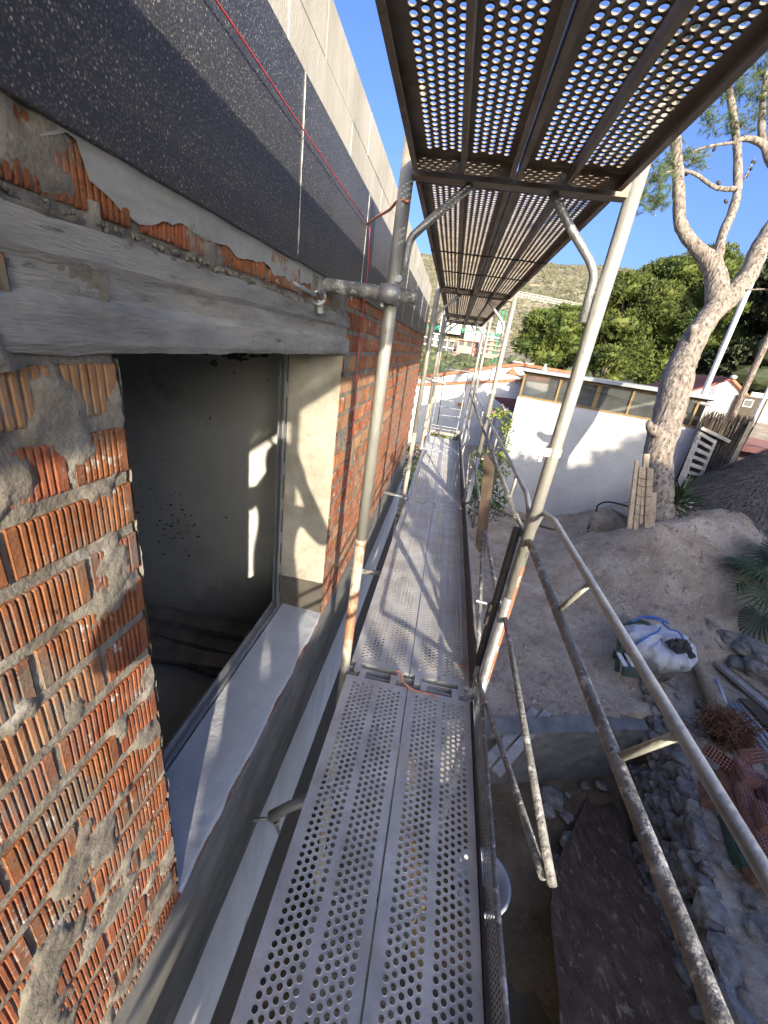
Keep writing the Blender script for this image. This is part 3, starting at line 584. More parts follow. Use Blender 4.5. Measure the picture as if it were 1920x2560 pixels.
# end ladder and rungs
t = thing('end_ladder', (XC, 8.26, 0), 'thin dark tubular ladder frame with rungs closing the far end of the scaffold', 'ladder')
for p in ([(-.165, 8.3, 2.14), (-.05, 8.3, -.2)], [(.31, 8.3, 2.14), (.37, 8.3, -.2)]): MB().tube(p, .009, 8).build('rail', 'dark', t)
for a, b_ in (((-.14, 1.62), (.33, 1.64)), ((-.12, 1.30), (.34, 1.32)), ((-.09, .72), (.35, .74)), ((-.06, .43), (.36, .45)), ((-.10, .04), (.36, .04))): MB().tube([(a[0], 8.3, a[1]), (b_[0], 8.3, b_[1])], .011, 8).build('rung', 'galv', t)
t = thing('end_guard', (XC, 8.16, 0), 'low grey tube gate standing in front of the end ladder', 'guardrail')
MB().tube(fillet([(-.19, 8.14, 0), (-.19, 8.14, .98), (.33, 8.14, .98), (.33, 8.14, 0)], .05), .012, 8).build('hoop', 'galv', t); 
for z in (.61, .18, .24): MB().tube([(-.19, 8.14, z), (.33, 8.14, z)], .009, 8).build('rung', 'galv', t)
# wall ties: tube, coupler, hook
def coupler(y, z, t, sx=XPL):
    b = MB().tube([(sx, y, z - .028), (sx, y, z + .028)], .0315, 14)
    b.tube([(sx - .035, y - .052, z), (sx + .035, y - .052, z)], .0315, 14); b.build('coupler', 'dark' if False else 'galv', t, smooth=True)
    b = MB().tube([(sx + .03, y - .03, z + .035), (sx + .03, y - .085, z + .045)], .006, 8).tube([(sx + .03, y - .075, z + .043), (sx + .03, y - .089, z + .046)], .0125, 6).tube([(sx - .02, y - .02, z - .04), (sx - .02, y - .07, z - .04)], .006, 8); b.build('bolt', 'galv', t)
def hook(pts, t, ring, rr):
    b = MB().tube(pts, .0075, 8); 
    b.tube([(ring[0] + rr * math.cos(a), ring[1] + rr * .5 * math.sin(a), ring[2] + rr * math.sin(a)) for a in np.linspace(0, 6.28, 14)], .006, 8); b.build('eye_hook', 'galv', t, smooth=True)
yy = 1.626 - .05
t = thing('wall_tie', (XPL, yy, 1.76), 'cement splashed tie tube clamped to the near left upright and hooked above the lintel', 'scaffold tie', 'scaffold wall ties')
MB().tube([(-.535, yy - .012, 1.762), (-.50, yy - .008, 1.764), (-.46, yy, 1.762), (-.40, yy, 1.762), (-.165, yy, 1.762)], [.030, .0225, .024, .0242, .0242], 16).build('tube', 'dusty', t, smooth=True)
coupler(1.626, 1.762, t)
hook([(-.505, 1.27, 1.728), (-.50, 1.36, 1.722), (-.487, 1.44, 1.716)], t, (-.482, 1.462, 1.712), .022)
MB().tube([(-.482, 1.47, 1.705), (-.478, 1.475, 1.665)], .013, 10).build('end_pin', 'galv', t)
t = thing('wall_tie', (-.3, 1.05, -.3), 'short grey tie tube below the walkway edge beside the white plinth', 'scaffold tie', 'scaffold wall ties')
MB().tube([(-.405, 1.035, -.345), (-.33, 1.05, -.27), (-.10, 1.09, -.10)], [.024, .022, .022], 14).build('tube', 'galv', t, smooth=True)
hook([(-.492, 1.03, -.40), (-.45, 1.04, -.39), (-.405, 1.045, -.385)], t, (-.392, 1.045, -.385), .016)
MB().tube([(-.390, 1.045, -.40), (-.372, 1.045, -.47)], .008, 8).build('end_pin', 'galv', t)
t = thing('wall_tie', (-.3, 2.72, .02), 'small bolt and clamp tie low beside the wall past the first frame', 'scaffold tie', 'scaffold wall ties')
MB().tube([(-.38, 2.72, -.08), (-.22, 2.75, -.08)], .020, 10).build('tube', 'post', t, smooth=True); hook([(-.488, 2.70, -.06), (-.42, 2.71, -.07), (-.38, 2.72, -.08)], t, (-.385, 2.72, -.08), .014)
t = thing('wall_tie', (-.3, 6.9, 1.2), 'cream tie tube across the far uprights near the wall end', 'scaffold tie', 'scaffold wall ties')
MB().tube([(-.49, 6.93, 1.18), (-.05, 6.93, 1.13)], .022, 12).build('tube', 'post', t, smooth=True); coupler(6.98, 1.15, t)
t = thing('wall_tie', (-.3, 4.25, .0), 'plain grey bracket tie by the second left upright', 'scaffold tie', 'scaffold wall ties')
MB().tube([(-.49, 4.18, .08), (-.20, 4.20, .05)], .018, 10).build('tube', 'galv', t, smooth=True); MB().tube([(-.24, 4.16, .05), (-.24, 4.25, .05)], .03, 10).build('coupler', 'galv', t, smooth=True)
# brown board tied outside the second frame with its arm, small fixings
o = MB().quadslab([(.50, 4.16, .72), (.62, 4.10, .60), (.72, 3.92, -.36), (.60, 3.95, -.24)], .025).build('hanging_board', 'brownwood'); tag(o, 'long brown board hanging outside the guardrail at the second frame', 'board')
o = MB().tube([(XPR, 4.24, .08), (.62, 4.02, .09)], .016, 10).build('outrigger_tube', 'galv'); tag(o, 'short tube arm from the second upright to the hanging brown board', 'tube')
t = thing('clamp', (.44, 1.72, .42), 'small dark clamp with bolt on the inner side of the near right upright', 'clamp')
MB().tube([(.405, 1.70, .40), (.405, 1.70, .52)], .018, 8).build('body', 'dark', t); MB().tube([(.40, 1.72, .50), (.33, 1.72, .505)], .007, 8).build('bolt', 'galv', t)
# second dark upright tube clamped beside the near right post
o = MB().tube([(.418, 1.70, .03), (.418, 1.70, .93)], .019, 12).build('brace_tube', 'dark', smooth=True); tag(o, 'dark vertical tube standing tight beside the nearest right upright', 'tube')
# cords
def cord(pts, r, m, name, label, cat, sm=4):
    o = MB().tube(catmull(pts, sm), r, 6).build(name, m, smooth=True); return tag(o, label, cat)
cord([(.008, 1.635, .016), (.018, 1.655, .020), (.03, 1.66, .014), (.045, 1.63, .008), (.06, 1.60, .006), (.09, 1.575, .006), (.14, 1.562, .007), (.19, 1.565, .006), (.235, 1.552, .006)], .0042, 'rope', 'orange_rope', 'short orange rope lying across the joint of the near planks', 'rope')
cord([(.345, 1.82, .006), (.37, 1.815, .008), (.395, 1.80, .007)], .004, 'rope', 'orange_rope', 'tiny pink orange rope scrap beside the near right upright', 'rope')
cord([(HX + .022, -.2, 2.06), (HX + .022, .85, 2.066), (HX + .022, 1.27, 2.066), (HX + .024, 2.10, 2.07)], .0016, 'red', 'red_string', 'thin red builders line stretched along the black insulation', 'string', 2)
cord([(HX + .024, 2.10, 2.07), (HX + .03, 2.12, 1.9), (HX + .02, 2.16, 1.78), (HX + .01, 2.2, 1.5), (HX + .012, 2.22, 1.2), (HX + .01, 2.26, .95), (HX + .012, 2.18, .45)], .0022, 'red', 'red_string', 'red string hanging down the brick wall beside the window', 'string', 3)
cord([(HX + .014, 3.02, 1.80), (HX + .012, 3.05, 1.60), (HX + .014, 3.12, 1.3), (HX + .012, 3.1, .9)], .003, 'red', 'red_string', 'red string hanging on the wall behind the near left upright', 'string', 3)
cord([(HX + .016, 2.085, 2.075), (-.42, 1.95, 2.07), (-.33, 1.75, 2.05), (-.28, 1.62, 2.045), (-.24, 1.60, 2.04)], .005, 'rope', 'orange_rope', 'orange cord tied round the near left upright by the insulation', 'rope', 3)
cord([(HX + .03, 6.6, 2.0), (HX + .06, 6.72, 1.9), (HX + .05, 6.74, 1.75)], .012, 'rope', 'orange_rope', 'orange ribbon at the far corner of the wall', 'rope', 3)

# ------------------------------------------------------------------ white shed, houses, far town
RS = R(-21)
def local_thing(name, loc, rz, label, cat, group=None):
    t = thing(name, loc, label, cat, group); t.rotation_euler = (0, 0, rz); return t
shed = local_thing('white_shed', (1.77, 10.78, -2.2), RS, 'white rendered shed with a long strip of dusty windows under a flat grey roof', 'shed')
def rough_wall(u0, u1, z0, z1, y, st=.09, amp=.012):
    us = np.linspace(u0, u1, max(2, int((u1 - u0) / st))); zs = np.linspace(z0, z1, max(2, int((z1 - z0) / st)))
    return MB().grid([[(u, y - amp * (1 + fbm(u, z, y, 4, 3.5)), z) for u in us] for z in zs])
b = rough_wall(-.02, 3.98, -.3, 3.03, -.005); b.box((-.02, .0, -.3), (3.98, .2, 3.02)); b.box((-.02, .2, -.3), (.18, 4.5, 3.02)); b.box((3.78, .2, -.3), (3.98, 4.5, 3.5)); b.box((-.02, 4.3, -.3), (3.98, 4.5, 3.6)); b.build('wall', 'white', shed, smooth=False, world=False)
b = MB().box((.2, .2, 2.2), (3.76, 4.28, 2.25)); b.build('room_floor', 'greywood', shed, world=False)
MB().box((-.16, -.14, 3.655), (3.95, 4.7, 3.70)).box((-.16, -.155, 3.64), (3.95, -.141, 3.715)).build('roof', 'slate', shed, world=False)
MB().box((-.05, .01, 3.61), (3.85, .19, 3.654)).build('lintel_beam', 'dark', shed, world=False)
um = [0.02, .87, 1.72, 2.42, 3.12, 3.62]
wfm = MB().box((-.01, .01, 3.032), (3.75, .10, 3.075)).box((-.01, .01, 3.575), (3.75, .10, 3.61))
wfm.build('window_frame', 'framew', shed, world=False)
for i, u in enumerate(um): wd = .045 if i == 2 else .022; MB().box((u - wd, .02, 3.075), (u + wd, .09, 3.575)).build('mullion', 'framew', shed, world=False)
for a, c_ in zip(um[:-1], um[1:]): MB().box((a + .03, .055, 3.076), (c_ - .03, .061, 3.574)).build('window_pane', 'glass', shed, world=False)
def shedp(u, d, z): return (1.77 + .9336 * u + .3584 * d, 10.78 - .3584 * u + .9336 * d, z)
for (u, d, z, sx, lab) in ((.78, .7, .98, .30, 'teal plastic cushion behind the left shed window'), (1.55, .7, 1.22, .22, 'teal plastic lid behind the second shed window'), (1.35, .8, .95, .20, 'pale teal box low behind the second shed window')):
    c_ = shedp(u, d, z); o = MB().lathe([(0, -.06), (sx * .8, -.06), (sx, -.02), (sx, .03), (sx * .8, .06), (0, .06)], 14, c_).build('cushion', 'teal', smooth=True); tag(o, lab, 'cushion')
t = thing('table', shedp(.9, .9, .05), 'white table seen through the left shed window', 'table')
c_ = Vector(shedp(.9, .9, 0)); MB().box((c_.x - .5, c_.y - .25, .84), (c_.x + .5, c_.y + .25, .88)).build('table_top', 'oldwhite', t)
for dx in (-.45, .45): MB().box((c_.x + dx - .03, c_.y - .2, .06), (c_.x + dx + .03, c_.y + .2, .84)).build('leg', 'oldwhite', t)
# cable sagging along the windows
def cord(pts, r, m, name, label, cat, sm=4):
    o = MB().tube(catmull(pts, sm), r, 6).build(name, m, smooth=True); return tag(o, label, cat)
cord([shedp(1.2, -.03, 1.30), shedp(2.0, -.05, 1.20), shedp(3.0, -.05, 1.10), shedp(3.6, -.03, 1.12)], .006, 'black', 'cable', 'thin black cable sagging across the shed windows', 'cable')

h1 = thing('white_house', (0, 18, -3), 'large white house behind the scaffold end with sloping terracotta coping', 'house')
b = MB(); b.add([(-3.2, 17.6, -3), (5.2, 18.6, -3), (5.2, 18.6, 1.02), (2.8, 18.4, .90), (-3.2, 17.6, -.20)], [(0, 1, 2, 3, 4)]); b.add([(-3.2, 17.6, -3), (-3.2, 21, -3), (-3.2, 21, -.2), (-3.2, 17.6, -.2)], [(0, 1, 2, 3)]); b.build('wall', 'white', h1)
MB().bar((-3.2, 17.62, -.17), (2.8, 18.42, .93), .35, .07).bar((2.8, 18.42, .93), (5.2, 18.62, 1.05), .35, .07).build('coping', 'terra', h1)
for k in range(14): MB().bar((2.7 + k * .16, 18.33, .80 + k * .008), (2.7 + k * .16, 18.33, .90 + k * .008), .07, .09, (0, 1, 0)).build('eave_block', 'white', h1)
MB().box((.55, 17.92, -.42), (.80, 17.98, -.30)).build('vent', 'terra', h1)
MB().quadslab([(1.70, 15.95, .29), (2.95, 16.1, .34), (2.95, 15.5, -.30), (2.30, 15.5, -.12)], .05).build('porch_roof', 'darktile', h1)
MB().bar((1.62, 15.95, .25), (2.55, 15.45, -.20), .14, .16).build('porch_beam', 'white', h1)
MB().box((2.25, 16.1, -3), (2.95, 17.9, .12)).build('porch_wall', 'white', h1)
h2 = thing('white_house', (2, 21.8, -3), 'taller white house block behind with orange tiled edge and white chimney', 'house')
b = MB(); b.add([(-3.4, 21.3, -3), (6.2, 22.3, -3), (6.2, 22.3, 1.45), (4.92, 22.2, 1.50), (3.36, 22.0, 1.52), (1.74, 21.8, 1.15), (-3.4, 21.3, -.28)], [tuple(range(7))]); b.build('wall', 'white', h2)
MB().bar((-3.4, 21.3, -.25), (1.74, 21.8, 1.18), .5, .13).bar((1.74, 21.8, 1.2), (3.36, 22.0, 1.56), .5, .13).bar((3.36, 22.0, 1.56), (6.2, 22.3, 1.49), .5, .13).build('coping', 'terra', h2)
ch = MB().box((1.78, 19.45, .2), (2.28, 19.9, 1.20)).box((1.72, 19.4, 1.02), (2.34, 19.95, 1.08)).build('chimney', 'white', h2)
MB().add([(1.76, 19.43, 1.205), (2.30, 19.43, 1.205), (2.30, 19.92, 1.205), (1.76, 19.92, 1.205), (2.03, 19.67, 1.36)], [(0, 1, 4), (1, 2, 4), (2, 3, 4), (3, 0, 4)]).build('chimney_cap', 'white', h2)
MB().add([(2.5, 19.8, 1.06), (3.1, 19.8, 1.02), (3.1, 20.4, 1.02), (2.5, 20.4, 1.06), (2.72, 20.1, 1.38)], [(0, 1, 4), (1, 2, 4), (2, 3, 4), (3, 0, 4)]).build('hip_roof', 'terra', h2)
h3 = thing('white_house', (4.6, 17.5, -3), 'low white outbuilding with red tiled hips and small white finial, left of the shed roof', 'house')
MB().box((3.0, 17.2, -3), (6.0, 19, 1.05)).build('wall', 'white', h3)
MB().add([(2.85, 17.05, 1.055), (6.2, 17.05, 1.055), (6.2, 19.2, 1.055), (2.85, 19.2, 1.055), (3.7, 18.1, 1.45), (5.4, 18.1, 1.45)], [(0, 1, 5, 4), (1, 2, 5), (2, 3, 4, 5), (3, 0, 4)]).build('roof', 'terra', h3)
MB().lathe([(.14, 0), (.10, .10), (.05, .20), (.06, .25), (0, .30)], 10, (3.7, 18.1, 1.43)).build('finial', 'white', h3)
# gabled cabin on the right, annex, shutter
g = thing('gabled_cabin', (9.25, 16.2, -.2), 'small white stucco cabin with red tiled gable roof beyond the pine trunk', 'house')
b = rough_wall(8.35, 10.2, -.2, 1.56, 16.2, .07, .02); b.add([(8.35, 16.2, 1.56), (10.2, 16.2, 1.56), (9.42, 16.2, 2.06)], [(0, 1, 2)]); b.box((8.35, 16.2, -.2), (10.2, 19, 1.5)); b.build('wall', 'whiter', g)
MB().quadslab([(8.15, 16.05, 1.47), (9.42, 16.05, 2.13), (9.42, 19.2, 2.13), (8.15, 19.2, 1.47)], .07).build('roof', 'darktile', g)
MB().quadslab([(9.42, 16.05, 2.13), (10.36, 16.05, 1.52), (10.36, 19.2, 1.52), (9.42, 19.2, 2.13)], .07).build('roof', 'terra', g)
MB().lathe([(.10, 0), (.10, .08), (0, .12)], 8, (9.42, 16.05, 2.10)).build('finial', 'white', g)
a = thing('dark_annex', (10.4, 16.3, 0), 'dark heather covered hut with one small white framed window beside the cabin', 'hut')
MB().box((9.85, 16.0, -.1), (10.75, 17.5, 1.62)).build('wall', 'reed', a); wfr = MB().box((10.02, 15.96, 1.27), (10.32, 15.99, 1.52)).build('window', 'white', a); MB().box((10.05, 15.95, 1.30), (10.29, 15.959, 1.49)).build('pane', 'far_dark', wfr)
s_ = thing('roller_shutter', (12, 17, 0), 'pale corrugated roller shutter at the right edge behind the thatch', 'shutter')
for k in range(22): MB().box((10.8, 17.0, -.2 + k * .09), (15, 17.05 - .02 * (k % 2), -.112 + k * .09)).build('slat', 'far_white', s_)
o = MB().box((7.2, 11.5, .30), (14, 15.6, .45)).build('terrace', 'lot'); setstruct(o)
# poles
def pole(x, y, z0, z1, r, m, nm, lab, cat): return tag(MB().tube([(x, y, z0), (x, y, z1)], [r, r * .8], 12).build(nm, m, smooth=True), lab, cat)
pole(6.99, 12.85, -.3, 8, .075, 'streetpole', 'street_pole', 'tall white metal pole behind the leaning pine trunk', 'pole')
pole(9.42, 15.24, 0, 8, .10, 'bark', 'wooden_pole', 'brown wooden utility pole at the right edge', 'pole')
pole(8.15, 12.3, .3, 3.2, .05, 'streetpole', 'lamp_pole', 'thin white pole above the thatched parasol', 'pole')
# town on the far slope
def apartment(x, y, z, w, d, h, st, m, label):
    t = thing('apartment_block', (x, y, z - 4), label, 'building', 'far town buildings on the slope')
    MB().box((x - w / 2, y, z - 4), (x + w / 2, y + d, z + h)).build('wall', m, t)
    fl = h / st
    for s in range(st):
        zz = z + s * fl; MB().box((x - w / 2 - .2, y - 1.0, zz + fl - .35), (x + w / 2 + .2, y - .01, zz + fl)).build('balcony', m, t)
        n = max(2, int(w / 3))
        for k in range(n):
            xx = x - w / 2 + (k + .5) * w / n; MB().box((xx - w / n * .32, y - .06, zz + .2), (xx + w / n * .32, y - .005, zz + fl - .45)).build('window', 'far_dark', t)
    return t
AP = [(-14, 178, 1.0, 7, 8, 5.4, 2, 'far_white', 'left white apartment block of the stepped far cluster'), (-8.5, 176, 1.2, 6, 8, 6.8, 3, 'far_white', 'tallest white apartment block of the stepped far cluster'), (-3.2, 174, .6, 5, 8, 5.6, 2, 'far_white', 'right white apartment block of the stepped far cluster'), (-10, 158, -2.5, 9, 8, 4, 2, 'far_white', 'low white far building below the stepped cluster'),
 (5, 170, 4.6, 9, 7, 2.4, 1, 'far_pink', 'far long building with pink roof at upper middle'), (13, 166, 3.2, 8, 8, 4.8, 3, 'far_pink', 'far pink and white terraced flats left of the green crane'), (13, 172, 7.6, 8, 6, 3.4, 2, 'far_white', 'far white terraced flats above the pink ones'), (7, 205, 12, 8, 8, 4, 2, 'far_white', 'small white far building high on the slope above the green boom'), (-4, 210, 14, 10, 8, 4, 2, 'far_white', 'white far building high at left above the green boom'), (24, 150, -3, 8, 8, 5, 2, 'far_white', 'white far house low behind the big green crane'), (60, 190, 13, 7, 7, 4, 1, 'far_white', 'tiny white far house showing between the pines')]
for q in AP: apartment(*q)
# cranes
def lattice(b, p, q, w, n, r):
    p, q = Vector(p), Vector(q); d = (q - p).normalized(); u = d.orthogonal().normalized() * w / 2; v = d.cross(u).normalized() * w / 2
    cs = [u + v, u - v, -u - v, -u + v]
    for c_ in cs: b.tube([p + c_, q + c_], r, 4)
    for k in range(n):
        a, e = p.lerp(q, k / n), p.lerp(q, (k + 1) / n)
        for i in range(4): b.tube([a + cs[i], e + cs[(i + 1) % 4]], r * .7, 4)
t = thing('tower_crane', (10.9, 124, -8), 'green tower crane with low horizontal boom standing in the valley', 'crane')
b = MB(); lattice(b, (10.9, 124, -8), (10.9, 124, 14), 1.3, 16, .085); b.build('mast', 'crane', t); b = MB(); lattice(b, (10.4, 124, 7.9), (-16, 122, 7.4), .6, 22, .075); b.build('boom', 'crane', t)
MB().box((10.0, 123.2, 8.5), (11.8, 124.8, 11.3)).build('cab', 'cwhite', t); MB().box((2.5, 122.2, 7.9), (4.2, 123.6, 9.9)).build('counterweight', 'cwhite', t)
t = thing('tower_crane', (46, 166, 0), 'pale tower crane whose long boom crosses the hillside above the pines', 'crane')
b = MB(); lattice(b, (46, 166, 0), (46, 166, 24), 1.5, 14, .11); b.build('mast', 'cwhite', t); b = MB(); lattice(b, (15, 164, 23.9), (46, 166, 22.3), 1.1, 24, .05); b.build('boom', 'cwhite', t)
# far wood in the valley: reads as one mass
b = MB()
ico = bpy.data.meshes.new('tmp'); import bmesh
bmm = bmesh.new(); bmesh.ops.create_icosphere(bmm, subdivisions=2, radius=1); bmm.to_mesh(ico); bmm.free()
IV = [v.co.copy() for v in ico.vertices]; IF = [tuple(p.vertices) for p in ico.polygons]; bpy.data.meshes.remove(ico)
for _ in range(420):
    y = random.uniform(34, 165); x = random.uniform(-.25, .55) * y + 2; s = random.uniform(1.4, 3.0) * (.7 + y / 140); zt = -3.2 + .040 * y + random.uniform(-1.6, .7)
    if x > .25 * y: zt += 1.5
    if 128 < y and -18 < x < 20 and random.random() < .6: continue
    q = Vector((random.random() * 50, 0, 0)); b.add([(x + v.x * s * (1 + .35 * fbm(v.x + q.x, v.y, v.z, 3, 2)), y + v.y * s, zt - s + v.z * s * (1 + .3 * fbm(v.x, v.y + q.x, v.z, 3, 2.4))) for v in IV], IF)
    for k in range(26):
        v = random.choice(IV); c_ = Vector((x, y, zt - s)) + v * s * 1.04; e = s * random.uniform(.12, .26)
        b.add([c_ + Vector((random.uniform(-1, 1), random.uniform(-1, 1), random.uniform(-1, 1))) * e for _ in range(4)], [(0, 1, 2, 3), (0, 2, 1)])
o = b.build('wood', 'wood_far'); o['kind'] = 'stuff'

# ------------------------------------------------------------------ trees and plants
def tufts(b, c, r, n, size, blades, up=.5, wid=.22):
    c = Vector(c); r = Vector(r)
    for _ in range(n):
        d = Vector((random.gauss(0, 1), random.gauss(0, 1), random.gauss(0, 1))).normalized(); k = random.random() ** .35
        p = c + Vector((d.x * r.x, d.y * r.y, d.z * r.z)) * k
        ax = (d + Vector((0, 0, up))).normalized()
        for _ in range(blades):
            e = (ax + Vector((random.gauss(0, .6), random.gauss(0, .6), random.gauss(0, .6)))).normalized(); w = e.orthogonal().normalized() * size * wid
            w = Matrix.Rotation(random.random() * 6.3, 3, e) @ w; L = size * random.uniform(.6, 1.2)
            b.add([p - w * .5, p + w * .5, p + e * L + w * .35, p + e * L - w * .35], [(0, 1, 2, 3)])
def far_pine(x, y, zg, lobes, label, group, m='needle2', n=330, size=.21):
    t = thing('pine_tree', (x, y, zg), label, 'tree', group)
    top = max(l[0][2] for l in lobes); cz = min(l[0][2] for l in lobes)
    b = MB().tube(catmull([(x, y, zg), (x + .15, y, zg + (cz - zg) * .6), (x - .1, y + .1, cz), (x + .1, y, top)], 4), [.26, .25, .23, .22, .21, .2, .19, .18, .16, .14, .12, .1, .07], 8)
    for l in lobes: b.tube(catmull([(x, y, zg + (cz - zg) * random.uniform(.5, .9)), Vector(l[0]).lerp(Vector((x, y, cz)), .5) - Vector((0, 0, .25)), l[0]], 3), [.10, .09, .08, .07, .06, .05, .03], 6)
    b.build('trunk', 'barkdark', t)
    b = MB()
    for c, r in lobes:
        tufts(b, c, r, int(n * (r[0] * r[1] * r[2]) ** .5), size, 7)
        q = random.random() * 40; b.add([(c[0] + v.x * r[0] * .74 * (1 + .3 * fbm(v.x + q, v.y, v.z, 2, 2)), c[1] + v.y * r[1] * .74, c[2] + v.z * r[2] * .66) for v in IV], IF)
    b.build('crown', m, t)
    return t
def lobes(cx, cy, cz, rx, ry, rz, n, s):
    out = []
    for k in range(n):
        a = random.random() * 6.28; e = math.sqrt(random.random()); h = random.uniform(-1, 1)
        w = math.sqrt(max(.15, 1 - h * h)) if h > -.2 else .95
        out.append(((cx + rx * e * w * math.cos(a), cy + ry * e * w * math.sin(a), cz + rz * h), (s * random.uniform(.8, 1.3), s * random.uniform(.8, 1.2), s * random.uniform(.5, .75))))
    return out
G = 'pines behind the white shed'
far_pine(6.0, 27.5, -.8, lobes(6.3, 27.5, 3.4, 2.3, 1.8, 1.35, 30, .95), 'round topped pine left of the nearest right upright', G)
far_pine(9.4, 26.5, -.5, lobes(9.5, 26.6, 4.5, 2.5, 2, 1.95, 34, 1.0), 'bushy pine directly right of the nearest right upright', G)
far_pine(14.2, 31, -.5, lobes(14.4, 31.5, 6.5, 3.6, 2.4, 2.4, 40, 1.25), 'tallest yellow green pine rising behind the forked trunk', G)
far_pine(12.3, 25, -.2, lobes(12.2, 25, 3.2, 2.3, 1.6, 1.7, 26, .95), 'lower dark pine below the forked trunk', G)
far_pine(18.2, 33, 0, lobes(18.3, 33, 6.6, 2.6, 2.2, 2.0, 20, 1.1), 'rounded pine right of the tallest one', G)
far_pine(7.9, 23.8, -.6, lobes(8.0, 24, 2.0, 1.3, 1.1, .8, 10, .6), 'small pale pine just above the shed roof', G)
t = thing('evergreen_tree', (15.3, 22.5, 0), 'very dark broad evergreen filling the right edge behind the poles', 'tree')
MB().tube([(15.3, 22.5, 0), (15.2, 22.5, 4), (15.3, 22.5, 8)], [.3, .22, .08], 8).build('trunk', 'barkdark', t)
b = MB()
for c, r in lobes(15.6, 22.8, 4.6, 2.6, 2, 3.6, 36, 1.1): tufts(b, c, (r[0], r[1], r[2] * 1.5), 210, .26, 6, .1, .5)
for c, r in lobes(15.6, 22.9, 4.6, 2.0, 1.5, 3.2, 12, 1.1): b.add([(c[0] + v.x * r[0], c[1] + v.y * r[1], c[2] + v.z * r[2]) for v in IV], IF)
b.build('crown', 'oak', t)
for i, (x, y, z, r) in enumerate(((10.2, 21.5, .5, 1.1), (12.3, 21, .9, 1.2), (7.5, 21.5, .2, .9), (14, 19.5, 1.2, 1.0))):
    b = MB(); tufts(b, (x, y, z), (r * 1.2, r, r * .8), 420, .2, 5, .2, .5); o = b.build('shrub', 'oak'); tag(o, ['dark shrub under the middle pine trunks', 'dark shrub beside the white pole', 'dark shrub at the left end above the shed roof', 'dark shrub behind the cabin roof'][i], 'shrub', 'dark shrubs under the pines')
# big forked pine in the foreground right
pine = thing('pine_tree', (4.2, 7.4, -.8), 'big bare forked pine with a leaning grey barked trunk in front of the shed', 'tree')
def limb(pts, r0, r1, nm, n=14, sm=5, jit=.06, rs=None):
    P = catmull(pts, sm); k = len(P); rr = [r0 + (r1 - r0) * i / (k - 1) for i in range(k)] if rs is None else list(np.interp(np.linspace(0, len(rs) - 1, k), range(len(rs)), rs))
    k_ = .62 if nm == 'trunk' else .76; rr = [r * k_ * (1 + .10 * fbm(i * .37, r0 * 9, 2, 3)) for i, r in enumerate(rr)]
    return MB().tube(P, rr, n, True, jit).build(nm, 'bark', pine, smooth=True)
limb([(4.30, 7.30, -1.2), (4.12, 7.40, -.5), (3.93, 7.78, .41), (3.98, 8.07, 1.10), (4.01, 8.33, 1.71), (4.10, 8.54, 2.20), (4.33, 8.81, 2.77), (4.57, 8.98, 3.13)], 0, 0, 'trunk', 22, 6, .05, [.46, .40, .37, .40, .40, .33, .30, .31])
limb([(4.50, 8.93, 3.0), (4.36, 9.10, 3.46), (4.20, 9.19, 3.72), (3.96, 9.24, 3.89), (3.68, 9.30, 4.11), (3.52, 9.37, 4.33), (3.44, 9.51, 4.68), (3.32, 9.70, 5.15), (3.18, 9.88, 5.63), (3.03, 10.06, 6.10), (2.82, 10.32, 6.75)], 0, 0, 'limb', 16, 5, .06, [.27, .22, .21, .15, .135, .13, .125, .12, .11, .10, .08])
limb([(4.24, 9.17, 3.66), (4.32, 9.25, 3.82), (4.32, 9.40, 4.19), (4.41, 9.57, 4.57), (4.44, 9.72, 4.92), (4.35, 9.92, 5.42), (4.26, 10.06, 5.77), (4.05, 10.28, 6.35), (3.84, 10.48, 6.89)], .11, .07, 'limb')
limb([(4.52, 8.95, 3.02), (4.76, 9.09, 3.35), (4.93, 9.25, 3.66), (5.01, 9.41, 4.04), (5.15, 9.58, 4.39), (5.32, 9.76, 4.79), (5.37, 10.11, 5.61)], 0, 0, 'limb', 16, 5, .06, [.26, .22, .20, .19, .18, .17, .12])
limb([(4.44, 9.75, 5.0), (4.20, 9.72, 4.96), (3.98, 9.70, 4.98), (3.66, 9.73, 5.13), (3.36, 9.71, 5.16), (2.96, 9.60, 5.01), (2.72, 9.47, 4.77)], .06, .018, 'branch', 8, 4, .12)
limb([(4.26, 10.05, 5.75), (3.84, 9.96, 5.64), (3.44, 9.83, 5.44), (3.08, 9.65, 5.09)], .035, .012, 'branch', 8, 4, .12)
limb([(4.25, 10.06, 5.78), (4.45, 10.12, 5.85), (4.73, 10.12, 5.79), (4.91, 10.04, 5.55), (5.22, 9.95, 5.25), (5.34, 9.85, 4.9)], .05, .11, 'branch', 10, 4, .1)
limb([(4.72, 10.13, 5.82), (4.63, 10.27, 6.18), (4.58, 10.42, 6.55), (4.55, 10.60, 6.98)], .08, .05, 'branch', 8, 4, .1)
limb([(4.44, 9.74, 4.95), (4.56, 9.89, 5.30), (4.64, 10.01, 5.54)], .018, .010, 'branch', 6, 4, .15)
limb([(4.14, 8.40, 2.05), (4.06, 8.44, 2.35), (3.99, 8.46, 2.62)], .12, .085, 'stub', 10, 4, .1)
limb([(3.80, 7.80, .80), (3.62, 7.72, .86), (3.52, 7.70, .98)], .17, .05, 'stub', 10, 4, .12)
limb([(4.80, 8.90, 3.31), (5.10, 8.92, 3.36)], .02, .012, 'stub', 6, 3, .1)
